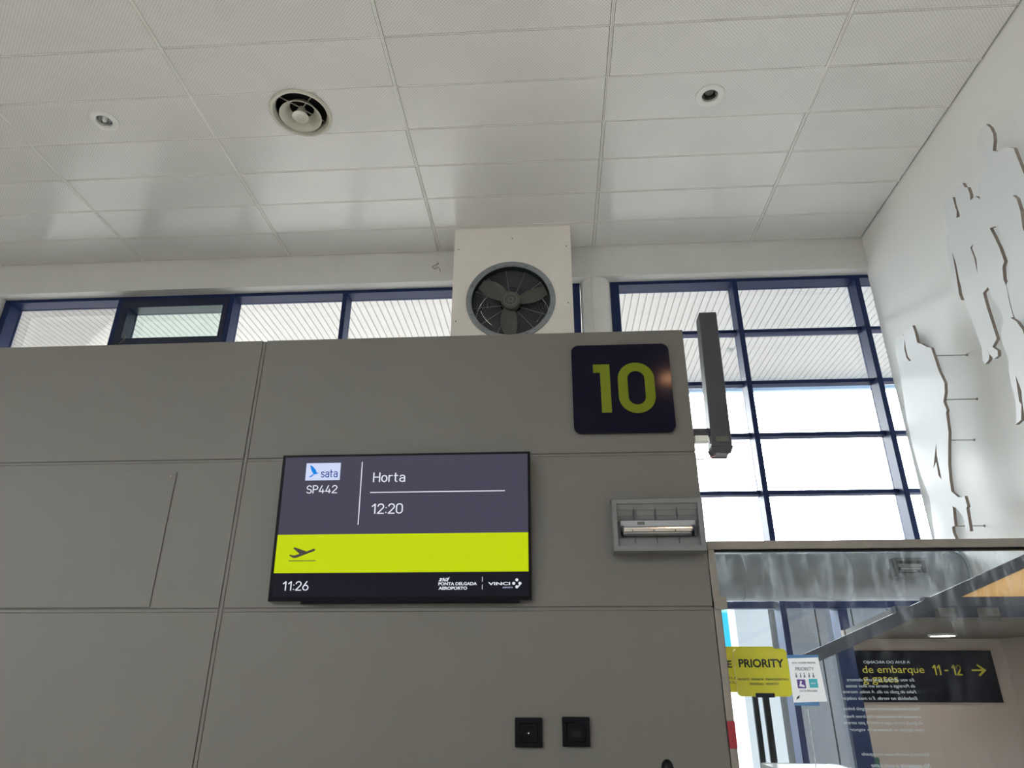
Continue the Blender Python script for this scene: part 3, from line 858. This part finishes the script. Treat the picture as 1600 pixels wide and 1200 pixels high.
# ------------------------------------------------------------------ emergency light units
def emergency_light(base, w, h, label, group, small=False):
    """shallow tray with sloping ribbed sides, a clear cover trough and a tube in the middle; base = lower left back corner"""
    x, y, z = base
    t = thing('emergency_light', label, 'light', base, group)
    d = 0.07
    m1 = mat('light_tray', (112, 113, 115), rough=0.3, var=0.04, vscale=10)
    # rim
    part('rim', MB().prism([[(x, z), (x + w, z), (x + w, z + h), (x, z + h)], [(x + 0.02, z + 0.022), (x + w - 0.02, z + 0.022), (x + w - 0.02, z + h - 0.02), (x + 0.02, z + h - 0.02)]], y - d, y - 0.0005, 'y'), m1, t, bevel=0.002)
    # sloping reflector trays above and below the tube
    zc_ = z + h * 0.47
    for s, zz in ((1, z + h - 0.02), (-1, z + 0.022)):
        for k in range(3):
            za = zz - s * k * (abs(zz - zc_) - 0.03) / 3
            zb = zz - s * (k + 1) * (abs(zz - zc_) - 0.03) / 3
            ya, yb = y - d + 0.008 + k * 0.014, y - d + 0.008 + (k + 1) * 0.014 - 0.004
            part('reflector_step', MB().add([(x + 0.02, ya, za), (x + w - 0.02, ya, za), (x + w - 0.02, yb, zb), (x + 0.02, yb, zb), (x + 0.02, ya + 0.004, za), (x + w - 0.02, ya + 0.004, za), (x + w - 0.02, yb + 0.004, zb), (x + 0.02, yb + 0.004, zb)],
                 [(0, 1, 2, 3), (7, 6, 5, 4), (0, 4, 5, 1), (1, 5, 6, 2), (2, 6, 7, 3), (3, 7, 4, 0)]), m1, t)
        for k in range(3):
            xr = x + w * (0.24 + 0.24 * k)
            part('rib', MB().box(xr, xr + 0.002, y - d + 0.014, y - d + 0.03, min(zz, zc_ + s * 0.035), max(zz, zc_ + s * 0.035)), M_GREYBOX, t)
    part('back_plate', MB().box(x + 0.02, x + w - 0.02, y - 0.012, y - 0.001, z + 0.022, z + h - 0.02), m1, t)
    part('lamp_carrier', MB().box(x + 0.034, x + w - 0.03, y - 0.045, y - 0.012, zc_ + 0.004, zc_ + 0.03), mat('lamp_carrier_enamel', (150, 152, 156), rough=0.35, var=0.03), t, bevel=0.003)
    part('mirror_trough', MB().add([(x + 0.036, y - 0.042, zc_ - 0.036), (x + w - 0.034, y - 0.042, zc_ - 0.036), (x + w - 0.034, y - 0.02, zc_ - 0.012), (x + 0.036, y - 0.02, zc_ - 0.012), (x + w - 0.034, y - 0.03, zc_ + 0.004), (x + 0.036, y - 0.03, zc_ + 0.004)],
         [(0, 1, 2, 3), (3, 2, 4, 5)]), M_CHROME, t)
    part('lamp_tube', MB().tube([(x + 0.045, y - 0.046, zc_ - 0.004), (x + w - 0.042, y - 0.046, zc_ - 0.004)], 0.0055, 10), M_CHROME, t, smooth=True)
    for xx in (x + 0.036, x + w - 0.046):
        part('lamp_holder', MB().box(xx, xx + 0.012, y - 0.052, y - 0.02, zc_ - 0.014, zc_ + 0.008), M_GREYBOX, t, bevel=0.002)
    part('terminal_block', MB().box(x + w * 0.28, x + w * 0.36, y - 0.047, y - 0.045, zc_ + 0.012, zc_ + 0.024), M_FANDARK, t)
    return t
emergency_light((0.252, YP, 2.270), 0.383, 0.221, 'open emergency light unit below gate number 10 on the panel wall', 'emergency light units')

# grey upright box on a bracket at the end of the panel wall
gb = thing('upright_box', 'slim dark grey upright box bracketed to the right end of the panel wall', 'box', (0.775, 3.06, 2.75))
part('body', MB().add([(0.727, 3.02, 2.752), (0.82, 3.02, 2.752), (0.82, 3.10, 2.752), (0.727, 3.10, 2.752), (0.743, 3.02, 3.445), (0.828, 3.02, 3.445), (0.828, 3.10, 3.445), (0.743, 3.10, 3.445)],
     [(3, 2, 1, 0), (4, 5, 6, 7), (0, 1, 5, 4), (1, 2, 6, 5), (2, 3, 7, 6), (3, 0, 4, 7)]), M_GREYBOX, gb, bevel=0.004)
part('end_cap', MB().prism([[(0.727, 2.752), (0.82, 2.752), (0.806, 2.722), (0.74, 2.722)]], 3.022, 3.098, 'y'), M_GREYBOX, gb, bevel=0.004)
part('label_plate', MB().box(0.75, 0.808, 3.017, 3.0195, 2.775, 2.80), M_FANDARK, gb)
part('top_plate', MB().box(0.745, 0.826, 3.021, 3.099, 3.445, 3.449), M_FANDARK, gb)
part('bracket', MB().box(XE + 0.0005, 0.73, 3.045, 3.075, 2.815, 2.85), M_GREYBOX, gb, bevel=0.002)
part('connector', MB().box(XE + 0.012, 0.722, 3.04, 3.08, 2.785, 2.814), M_WHITE, gb, bevel=0.002)
part('cable', MB().tube([(XE + 0.001, 3.06, 2.712), (0.67, 3.055, 2.703), (0.705, 3.055, 2.705), (0.735, 3.058, 2.716), (0.748, 3.06, 2.723)], 0.003, 8), M_CABLE, gb, smooth=True, label='thin pink cable')

# ------------------------------------------------------------------ cut-out figures standing off the right wall
FIG = {
'FAMILY':(2.66,[[(3.326,4.863),(3.306,4.817),(3.301,4.763),(3.313,4.723),(3.346,4.677),(3.317,4.643),(3.262,4.619),(3.233,4.597),(3.198,4.561),(3.197,4.489),(3.195,4.375),(3.191,4.252),(3.191,4.106),(3.228,3.924),(3.314,3.745),(3.415,3.612),(3.505,3.477),(3.602,3.411),(3.678,3.433),(3.627,3.54),(3.606,3.677),(3.608,3.723),(3.601,3.797),(3.585,3.898),(3.56,3.913),(3.532,3.978),(3.507,4.015),(3.514,4.158),(3.5,4.233),(3.525,4.261),(3.569,4.281),(3.557,4.21),(3.546,4.123),(3.544,4.028),(3.573,4.006),(3.59,3.955),(3.596,3.936),(3.59,3.886),(3.607,3.801),(3.614,3.726),(3.617,3.669),(3.677,3.566),(3.73,3.544),(3.708,3.68),(3.7,3.72),(3.688,3.768),(3.726,3.846),(3.727,3.924),(3.738,3.973),(3.794,3.965),(3.8,3.869),(3.8,3.654),(3.858,3.628),(3.824,3.587),(3.835,3.557),(3.874,3.556),(3.9,3.599),(3.906,3.643),(3.903,3.6),(3.92,3.573),(3.964,3.564),(3.979,3.592),(3.948,3.664),(3.96,3.774),(3.969,3.896),(3.963,3.979),(3.969,4.077),(3.967,4.171),(3.95,4.282),(3.953,4.38),(3.968,4.283),(3.979,4.221),(3.994,4.154),(4.009,4.085),(4.004,4.04),(4.029,4.063),(4.04,4.097),(4.036,4.163),(4.029,4.224),(4.006,4.338),(3.999,4.421),(3.971,4.498),(3.931,4.522),(3.918,4.549),(3.923,4.607),(3.908,4.687),(3.875,4.723),(3.804,4.703),(3.792,4.69),(3.797,4.613),(3.793,4.585),(3.817,4.545),(3.779,4.53),(3.778,4.615),(3.768,4.691),(3.719,4.717),(3.667,4.705),(3.66,4.665),(3.638,4.647),(3.636,4.589),(3.649,4.553),(3.599,4.545),(3.565,4.495),(3.566,4.544),(3.544,4.589),(3.487,4.615),(3.448,4.645),(3.425,4.676),(3.433,4.725),(3.455,4.797),(3.433,4.842),(3.391,4.879)],[(3.742,4.289),(3.778,4.288),(3.773,4.209),(3.787,4.101),(3.758,4.188),(3.764,4.275)]]),
'CHILD':(2.56,[[(3.196,4.229),(3.178,4.191),(3.182,4.114),(3.207,4.02),(3.207,4.0),(3.159,3.975),(3.11,3.91),(3.131,3.767),(3.225,3.595),(3.31,3.467),(3.407,3.341),(3.482,3.356),(3.426,3.484),(3.4,3.607),(3.369,3.752),(3.358,3.872),(3.352,3.956),(3.33,4.001),(3.335,4.064),(3.342,4.151),(3.325,4.2),(3.278,4.24)]]),
'WALKER':(2.6,[[(3.558,3.665),(3.522,3.618),(3.499,3.554),(3.501,3.495),(3.451,3.451),(3.424,3.314),(3.497,3.111),(3.62,2.905),(3.784,2.666),(3.841,2.68),(3.739,2.945),(3.689,3.131),(3.671,3.204),(3.653,3.254),(3.655,3.3),(3.66,3.353),(3.677,3.283),(3.695,3.209),(3.685,3.187),(3.726,3.11),(3.781,3.102),(3.755,3.134),(3.736,3.181),(3.718,3.246),(3.713,3.335),(3.694,3.419),(3.666,3.458),(3.677,3.477),(3.677,3.529),(3.68,3.598),(3.665,3.629),(3.616,3.67)]]),
'TRAVELLER':(2.68,[[(4.638,4.2),(4.63,4.145),(4.634,4.055),(4.581,4.015),(4.537,3.971),(4.488,3.94),(4.482,3.866),(4.474,3.758),(4.446,3.65),(4.469,3.593),(4.515,3.541),(4.503,3.473),(4.519,3.461),(4.549,3.329),(4.586,3.262),(4.647,3.139),(4.674,3.053),(4.678,3.04),(4.693,2.961),(4.638,2.909),(4.59,2.894),(4.562,2.896),(4.56,2.827),(4.576,2.821),(4.602,2.676),(4.623,2.678),(4.642,2.704),(4.64,2.782),(4.684,2.842),(4.723,2.869),(4.743,2.8),(4.756,2.743),(4.79,2.743),(4.798,2.707),(4.781,2.644),(4.787,2.623),(4.942,2.652),(4.932,2.714),(4.899,2.821),(4.906,2.89),(4.894,2.977),(4.901,3.092),(4.913,3.193),(4.934,3.306),(4.983,3.345),(4.984,3.438),(4.979,3.518),(4.949,3.602),(4.985,3.652),(4.985,3.737),(4.952,3.83),(4.942,3.913),(4.932,3.983),(4.907,4.06),(4.851,4.147),(4.794,4.194),(4.718,4.205)],[(4.724,3.314),(4.753,3.231),(4.77,3.065),(4.794,3.103),(4.779,3.196),(4.837,3.163)],[(4.78,4.163),(4.797,4.094),(4.796,4.019),(4.767,3.975),(4.793,3.982),(4.818,4.023),(4.816,4.101)]]),
'COMPANION':(2.83,[[(5.063,4.34),(5.001,4.279),(4.955,4.196),(4.933,4.043),(4.922,3.875),(4.954,3.717),(4.968,3.583),(5.029,3.369),(5.108,3.164),(5.096,3.016),(5.164,2.813),(5.191,2.737),(5.324,2.763),(5.302,2.842),(5.253,3.056),(5.303,3.279),(5.31,3.512),(5.301,3.709),(5.267,3.898),(5.243,4.051),(5.219,4.181),(5.224,4.251),(5.2,4.314),(5.151,4.344)]]),

}
def plate(key, label):
    X, loops = FIG[key]
    ys = [p[0] for p in loops[0]]
    zs = [p[1] for p in loops[0]]
    base = (X, sum(ys) / len(ys), min(zs))
    t = thing('cutout_figure', label, 'figure', base, 'white cut-out figures on the right wall')
    m = MB().prism(loops, X, X + 0.02, 'x')
    o = part('board', m, M_CUT, t)
    me = o.data
    me.materials.append(M_CUTEDGE)
    for p in me.polygons:
        if abs(p.normal.x) < 0.5:
            p.material_index = 1
    return t
def rods(t, X, pts, r=0.003):
    for y, z in pts:
        q = part('stand_off', MB().tube([(X + 0.012, y, z), (XR - 0.001, y, z)], r, 8), M_STEEL, t, smooth=True)
        part('wall_cap', MB().lathe([(0.0, -0.006), (0.007, -0.006), (0.009, 0.0)], (XR - 0.001, y, z), 'x', 12), M_STEEL, q, smooth=True)
t = plate('FAMILY', 'large white cut-out of a tall adult with two heads beside it')
rods(t, 2.66, [(3.40, 4.55), (3.30, 4.3), (3.86, 4.55), (3.9, 4.2), (3.7, 4.45)])
t = plate('CHILD', 'white cut-out head and shoulder at the right picture edge, below the tall adult')
rods(t, 2.56, [(3.25, 3.85), (3.3, 3.6)])
t = plate('WALKER', 'white cut-out with hanging arm at the right picture edge, lowest there')
rods(t, 2.60, [(3.58, 3.3), (3.55, 3.15)])
t = plate('TRAVELLER', 'white cut-out of a walking traveller beside the window')
rods(t, 2.68, [(4.471, 3.869), (4.50, 3.55), (4.653, 3.31), (4.86, 3.6), (4.8, 2.75)])
t = plate('COMPANION', 'white cut-out half hidden behind the walking traveller, nearest the window')
rods(t, 2.83, [(4.97, 3.6), (5.05, 3.215), (5.15, 4.1)])

# ------------------------------------------------------------------ glass partition beside the panel wall
ZB0, ZB1 = 2.283, 2.322
pt = thing('glass_partition', 'glass partition with steel top beam right of the panel wall', 'partition', (1.75, YP + 0.03, 0))
part('top_beam', MB().box(XE + 0.004, XR - 0.001, YP, YP + 0.05, ZB0 + 0.004, ZB1), M_STEEL, pt, bevel=0.002)
part('gasket', MB().box(XE + 0.03, XR - 0.002, YP + 0.012, YP + 0.04, ZB0 - 0.006, ZB0 + 0.004), M_BLACK, pt)
part('post', MB().box(XE + 0.004, XE + 0.030, YP, YP + 0.05, 0.0, ZB0 + 0.004), M_STEEL, pt, bevel=0.002)
part('post_lip', MB().box(XE + 0.0305, XE + 0.036, YP + 0.015, YP + 0.04, 0.0, ZB0 - 0.006), M_STEEL, pt)
part('pane', MB().box(XE + 0.033, XR - 0.002, YP + 0.022, YP + 0.032, 0.02, ZB0 - 0.004), M_BOOTH, pt, label='clear glass pane with smears')
part('clamp', MB().prism([rrect(XE + 0.004, XE + 0.057, 2.045, 2.093, 0.007, 4)], YP - 0.008, YP + 0.04, 'y'), M_STEEL, pt, bevel=0.001)
scr_t = [('A ILHA DO ARCANJO', 1.222, 1.402, 1.836, 0.013, 0.0), ('Eu vou do mar, que sem demora', 1.146, 1.404, 1.770, 0.015, 0.3), ('da Poranga e eterna em ilhas tantas', 1.137, 1.402, 1.748, 0.015, 0.3), ('Fulva de gado ao dia. A noite, morena', 1.123, 1.402, 1.727, 0.015, 0.3),
         ('Embebida no verde. E o mais cobi\u00e7o', 1.119, 1.401, 1.704, 0.015, 0.3), ('Falada abundantemente em singela beleza', 1.114, 1.403, 1.667, 0.015, 0.3), ('a emo\u00e7\u00e3o de contemplar. Um breve fresco', 1.107, 1.401, 1.640, 0.015, 0.3), ('da gra\u00e7a entre algo e um? A paz serena', 1.105, 1.401, 1.618, 0.015, 0.3),
         ('em lagoa e fumo e o vapor', 1.122, 1.399, 1.594, 0.015, 0.3), ('Como o sol de azul ao aquele', 1.151, 1.399, 1.511, 0.015, 0.3), ('Na mem\u00f3ria e com lume', 1.179, 1.397, 1.475, 0.015, 0.3)]
for s, x0, x1, z, h, sh in scr_t:
    lettering(s, x0, z, x1 - x0, h, YP + 0.0335, M_SCRIPT, pt, shear=sh, mirror=True, label='white handwriting seen from behind the glass' if s.startswith('Eu') else None)

solid('red_tag', MB().box(XE + 0.003, XE + 0.032, YP - 0.012, YP - 0.0005, 1.538, 1.632), M_RED, 'small dark red plate on the steel partition post', 'plate', (XE + 0.018, YP - 0.005, 1.538), bevel=0.002)

# paper notice taped on the glass
nx = thing('paper_notice', 'white paper priority notice taped to the glass', 'notice', (0.975, YP + 0.021, 1.70))
YN = YP + 0.0205
part('sheet', MB().prism([[(0.925, 1.857), (1.044, 1.861), (1.051, 1.701), (0.923, 1.697)]], YN - 0.001, YN, 'y'), M_PAPER, nx)
part('tape', MB().box(0.922, 1.046, YN - 0.0004, YN + 0.0004, 1.8575, 1.870), M_TAPE, nx)
part('tape', MB().box(0.926, 1.02, YN - 0.0004, YN + 0.0004, 1.686, 1.698), M_TAPE, nx)
YT = YN - 0.0011
lettering('SATA  AZORES AIRLINES', 0.938, 1.838, 0.092, 0.006, YT, M_GREYINK, nx)
lettering('PRIORITY', 0.948, 1.812, 0.072, 0.013, YT, M_GREYINK, nx)
for k, px_ in enumerate((0.948, 0.965, 0.979, 0.998, 1.014)):
    c = part('pictogram', MB().lathe([(0, -0.0006), (0.0022, -0.0006), (0.0022, 0)], (px_, YT, 1.802), 'y', 10), M_GREYINK, nx)
    part('pictogram_body', MB().prism([[(px_ - 0.004, 1.787), (px_ + 0.004 - 0.002 * (k % 2), 1.787), (px_ + 0.002, 1.799), (px_ - 0.003 + 0.001 * (k % 3), 1.799)]], YT - 0.0006, YT, 'y'), M_GREYINK, c)
a_ = part('purple_square', MB().box(0.947, 0.979, YT - 0.0006, YT, 1.748, 1.780), M_PURPLE, nx)
part('white_figure', MB().prism([[(0.952, 1.755), (0.973, 1.752), (0.974, 1.758), (0.962, 1.763), (0.966, 1.774), (0.959, 1.775), (0.956, 1.762)]], YT - 0.0012, YT - 0.0007, 'y'), M_PAPER, a_)
b_ = part('teal_square', MB().box(0.993, 1.026, YT - 0.0006, YT, 1.750, 1.782), M_TEAL, nx)
lettering('SATA', 1.000, 1.763, 0.018, 0.006, YT - 0.0007, M_PAPER, b_)
lettering('SATA IMAGINE', 0.952, 1.735, 0.068, 0.0075, YT, M_GREYINK, nx)
part('arrow_mark', MB().prism([[(0.934, 1.706), (0.938, 1.716), (0.945, 1.721), (0.951, 1.723), (0.946, 1.717), (0.948, 1.713), (0.942, 1.712)]], YT - 0.0006, YT, 'y'), M_INK, nx)

# yellow priority boards on posts behind the glass
def priority_board(x, y, z0, w, h, label, words):
    t = thing('priority_board', label, 'sign', (x + w / 2, y + 0.01, 0), 'yellow queue boards')
    part('board', MB().prism([rrect(x, x + w, z0, z0 + h, 0.02)], y, y + 0.012, 'y'), M_YELLOW, t)
    part('post', MB().box(x + w * 0.47, x + w * 0.47 + 0.026, y + 0.014, y + 0.036, 0.012, z0 + 0.05), M_BLACK, t, bevel=0.002)
    part('holder', MB().box(x + w * 0.32, x + w * 0.67, y - 0.004, y + 0.014, z0 - 0.004, z0 + 0.014), M_SIGN, t, bevel=0.002)
    part('foot', MB().lathe([(0, 0.012), (0.10, 0.01), (0.105, 0.0), (0, 0)], (x + w * 0.5, y + 0.025, 0.0), 'z', 32), M_BLACK, t, smooth=True)
    for s, u, v, ww, hh, bd in words:
        lettering(s, x + u * w, z0 + v * h, ww * w, hh * h, y - 0.0004, M_INK, t, bold=bd)
    return t
priority_board(0.802, 3.40, 1.714, 0.237, 0.198, 'yellow priority board on a dark post behind the glass', [('PRIORITY', 0.08, 0.60, 0.84, 0.18, 0.025), ('PRIORIT\u00c9 \u00b7 PRIORIT\u00c0 \u00b7 PIERWSZE\u0143STWO', 0.03, 0.33, 0.93, 0.06, 0.0), ('PRIORIDAD \u00b7 PRIORIT\u00c4T', 0.24, 0.235, 0.54, 0.055, 0.0)])
priority_board(0.868, 3.90, 1.728, 0.27, 0.218, 'yellow board mostly hidden behind the front yellow priority board', [('E', 0.05, 0.53, 0.09, 0.16, 0.03), ('KLASSE', 0.04, 0.28, 0.3, 0.055, 0.0), ('CLASSE', 0.06, 0.19, 0.3, 0.05, 0.0)])

# thin white cord hanging on the back of the pane
part('cord', MB().tube([(0.977, YP + 0.036, 1.673), (0.976, YP + 0.036, 1.55), (0.974, YP + 0.038, 1.40), (0.974, YP + 0.038, 1.2)], 0.0016, 6), M_WHITE, pt, smooth=True, label='thin white cord')
# white counter whose top edge just shows at the lower picture edge
ct = thing('white_counter', 'white counter edge at the bottom of the partition glass', 'counter', (0.98, 3.19, 0))
part('worktop', MB().prism([rrect(0.832, 1.135, 3.08, 3.30, 0.03)], 1.437, 1.4615, 'z'), M_WHITE, ct, bevel=0.004)
part('body', MB().box(0.86, 1.11, 3.10, 3.28, 0.0, 1.437), M_WHITE, ct, bevel=0.004)

# ------------------------------------------------------------------ passage behind the glass: ceiling, header, rake, end wall
YB = 4.935
struct('wall_passage', MB().box(1.90, XR - 0.001, YB, YB + 0.05, 0, 2.10), M_BEIGE)
struct('ceiling_passage', MB().prism([[(1.59, 3.45), (XR - 0.001, 3.45), (XR - 0.001, YB + 0.05), (1.92, YB + 0.05)]], 2.044, 2.10, 'z'), M_PCEIL)
struct('wall_passage_side', MB().box(XR - 0.016, XR - 0.001, 3.451, YB - 0.001, 0, 2.043), M_BEIGE)
rk = MB()
sl_ = 0.4016
rk.prism([[(1.12, 1.834), (2.89, 1.834 + 1.77 * sl_), (2.89, 1.89 + 1.77 * sl_), (1.12, 1.89)]], 3.40, 3.415, 'y')
struct('trim_1', rk, M_HEADER, label='dark sloping rail behind the partition glass')
hd = MB().box(1.56, XR - 0.001, 3.402, 3.45, 2.044, 2.095)
struct('trim_2', hd, mat('header_dark', (58, 58, 72), rough=0.4, var=0.05), label='dark header beam of the passage')
struct('trim_3', MB().box(1.70, XR - 0.001, 3.404, 3.45, 2.0955, 2.134), M_HEADER, label='grey upper header beam of the passage')
zz = lambda x: 1.834 + (x - 1.12) * sl_
struct('reflection_glow', MB().prism([[(1.868, 2.135), (2.88, 2.135), (2.88, zz(2.88) - 0.001), (1.868, zz(1.868) - 0.001)]], 3.41, 3.44, 'y'), M_AMBER, label='amber glowing panel in place of a warm reflection above the passage header')
struct('trim_5', MB().box(1.272, 1.347, 3.42, 3.45, 0.0, 1.93), M_BLUE, label='navy post below the sloping rail')
for x0, lab in ((1.727, 'left one of two small grey boxes under the passage header'), (1.916, 'right one of two small grey boxes under the passage header')):
    bx = thing('ceiling_box', lab, 'box', (x0 + 0.039, 3.40, 2.024), 'small boxes under the header')
    part('casing', MB().box(x0, x0 + 0.077, 3.36, 3.401, 2.044, 2.082), M_BOXGREY, bx, bevel=0.002)
    part('lower_face', MB().box(x0, x0 + 0.077, 3.37, 3.41, 2.024, 2.0435), M_BOXGREY, bx, bevel=0.002)
plm = thing('passage_lamp', 'lit round warm lamp in the passage ceiling', 'lamp', (2.303, 4.503, 2.03))
part('rim', MB().lathe([(0.076, 0.0139), (0.076, 0.004), (0.066, 0.002), (0.066, 0.0139)], (2.303, 4.503, 2.03), seg=40, closed=True), M_WHITE, plm, smooth=True)
part('diffuser', MB().lathe([(0.0, 0.003), (0.066, 0.003), (0.066, 0.006), (0, 0.006)], (2.303, 4.503, 2.03), seg=40), M_LAMP, plm)
ws = thing('direction_sign', 'navy direction sign to gates 11 - 12 on the passage wall', 'sign', (2.3, YB - 0.01, 1.665))
part('board', MB().box(1.90, 2.792, YB - 0.018, YB - 0.0005, 1.667, 1.972), M_SIGN, ws, bevel=0.002)
M_SY = mat('sign_yellow', (232, 222, 70), rough=0.4, var=0.02)
YS = YB - 0.0184
lettering('de embarque', 1.966, 1.824, 0.384, 0.056, YS, M_SY, ws)
lettering('g gates', 1.957, 1.768, 0.22, 0.050, YS, M_SY, ws)
stroke_text('11 - 12', 2.402, 1.824, 0.182, 0.063, YS, M_SY, ws, weight=0.17, gap=0.2, local=False)
part('arrow', MB().prism([[(2.645, 1.849), (2.712, 1.8495), (2.683, 1.878), (2.692, 1.887), (2.737, 1.8545), (2.692, 1.820), (2.683, 1.829), (2.712, 1.859 - 0.001), (2.645, 1.8595 - 0.001)]] if False else [[(2.645, 1.8495), (2.708, 1.8495), (2.680, 1.826), (2.688, 1.818), (2.735, 1.8545), (2.688, 1.891), (2.680, 1.883), (2.708, 1.8595), (2.645, 1.8595)]], YS - 0.0012, YS, 'y'), M_SY, ws)
solid('green_box', MB().box(1.905, 1.962, YB - 0.03, YB - 0.0005, 1.27, 1.358), mat('green_plastic', (24, 92, 70), rough=0.5, var=0.04), 'small green box on the passage wall below the direction sign', 'box', (1.93, YB - 0.01, 1.27), bevel=0.002)

# duct along the window wall, entering the white wall
du = thing('round_duct', 'thick grey round duct running into the white wall behind the glass', 'duct', (1.8, 5.27, 2.32))
part('pipe', MB().lathe([(0.171, 0.0), (0.171, 2.18)], (0.72, 5.27, 2.494), 'x', 64), M_DUCT, du, smooth=True)
part('end_cap', MB().lathe([(0.0, -0.002), (0.171, 0.0)], (0.72, 5.27, 2.494), 'x', 48), M_DUCT, du)
for xx in (1.35, 2.1):
    part('seam_band', MB().lathe([(0.171, 0.0), (0.174, 0.003), (0.174, 0.014), (0.171, 0.017)], (xx, 5.27, 2.494), 'x', 64), M_DUCT, du, smooth=True)
part('wall_flange', MB().lathe([(0.171, -0.02), (0.19, -0.02), (0.19, -0.001), (0.171, -0.001)], (2.90, 5.27, 2.494), 'x', 48), M_GALV, du, smooth=True)
emergency_light((2.36, 5.095, 2.455), 0.225, 0.125, 'small emergency light unit on the grey duct behind the glass', 'emergency light units')

# ------------------------------------------------------------------ boarding desk below the picture with its microphone
dk = thing('boarding_desk', 'grey boarding desk under the sockets, carrying the microphone', 'desk', (0.2, 2.6, 0))
part('worktop', MB().box(-0.6, 0.62, 2.3, 2.95, 1.06, 1.10), M_STRIP, dk, bevel=0.004)
part('front_panel', MB().box(-0.58, 0.60, 2.34, 2.37, 0.0, 1.06), M_PANEL, dk)
part('side_panel', MB().box(-0.58, -0.55, 2.37, 2.93, 0.0, 1.06), M_PANEL, dk)
part('side_panel', MB().box(0.57, 0.60, 2.37, 2.93, 0.0, 1.06), M_PANEL, dk)
mc = thing('microphone', 'black gooseneck microphone tip at the bottom picture edge', 'microphone', (0.36, 2.6, 1.10))
part('base', MB().lathe([(0, 0.03), (0.05, 0.028), (0.06, 0.0), (0, 0)], (0.36, 2.6, 1.10), 'z', 32), M_BLACK, mc, smooth=True)
part('gooseneck', MB().tube([(0.36, 2.6, 1.12), (0.362, 2.6, 1.25), (0.36, 2.6, 1.36), (0.357, 2.6, 1.46)], 0.005, 10), M_BLACK, mc, smooth=True)
part('windshield', MB().lathe([(0.006, 0.0), (0.016, 0.008), (0.0215, 0.03), (0.0215, 0.05), (0.018, 0.066), (0.010, 0.076), (0.0, 0.079)], (0.357, 2.6, 1.455), 'z', 24), M_BLACK, mc, smooth=True)
for k in range(3):
    part('ring', MB().lathe([(0.0216, 0.0), (0.0226, 0.0015), (0.0216, 0.003)], (0.357, 2.6, 1.487 + k * 0.008), 'z', 24), M_FANDARK, mc, smooth=True)
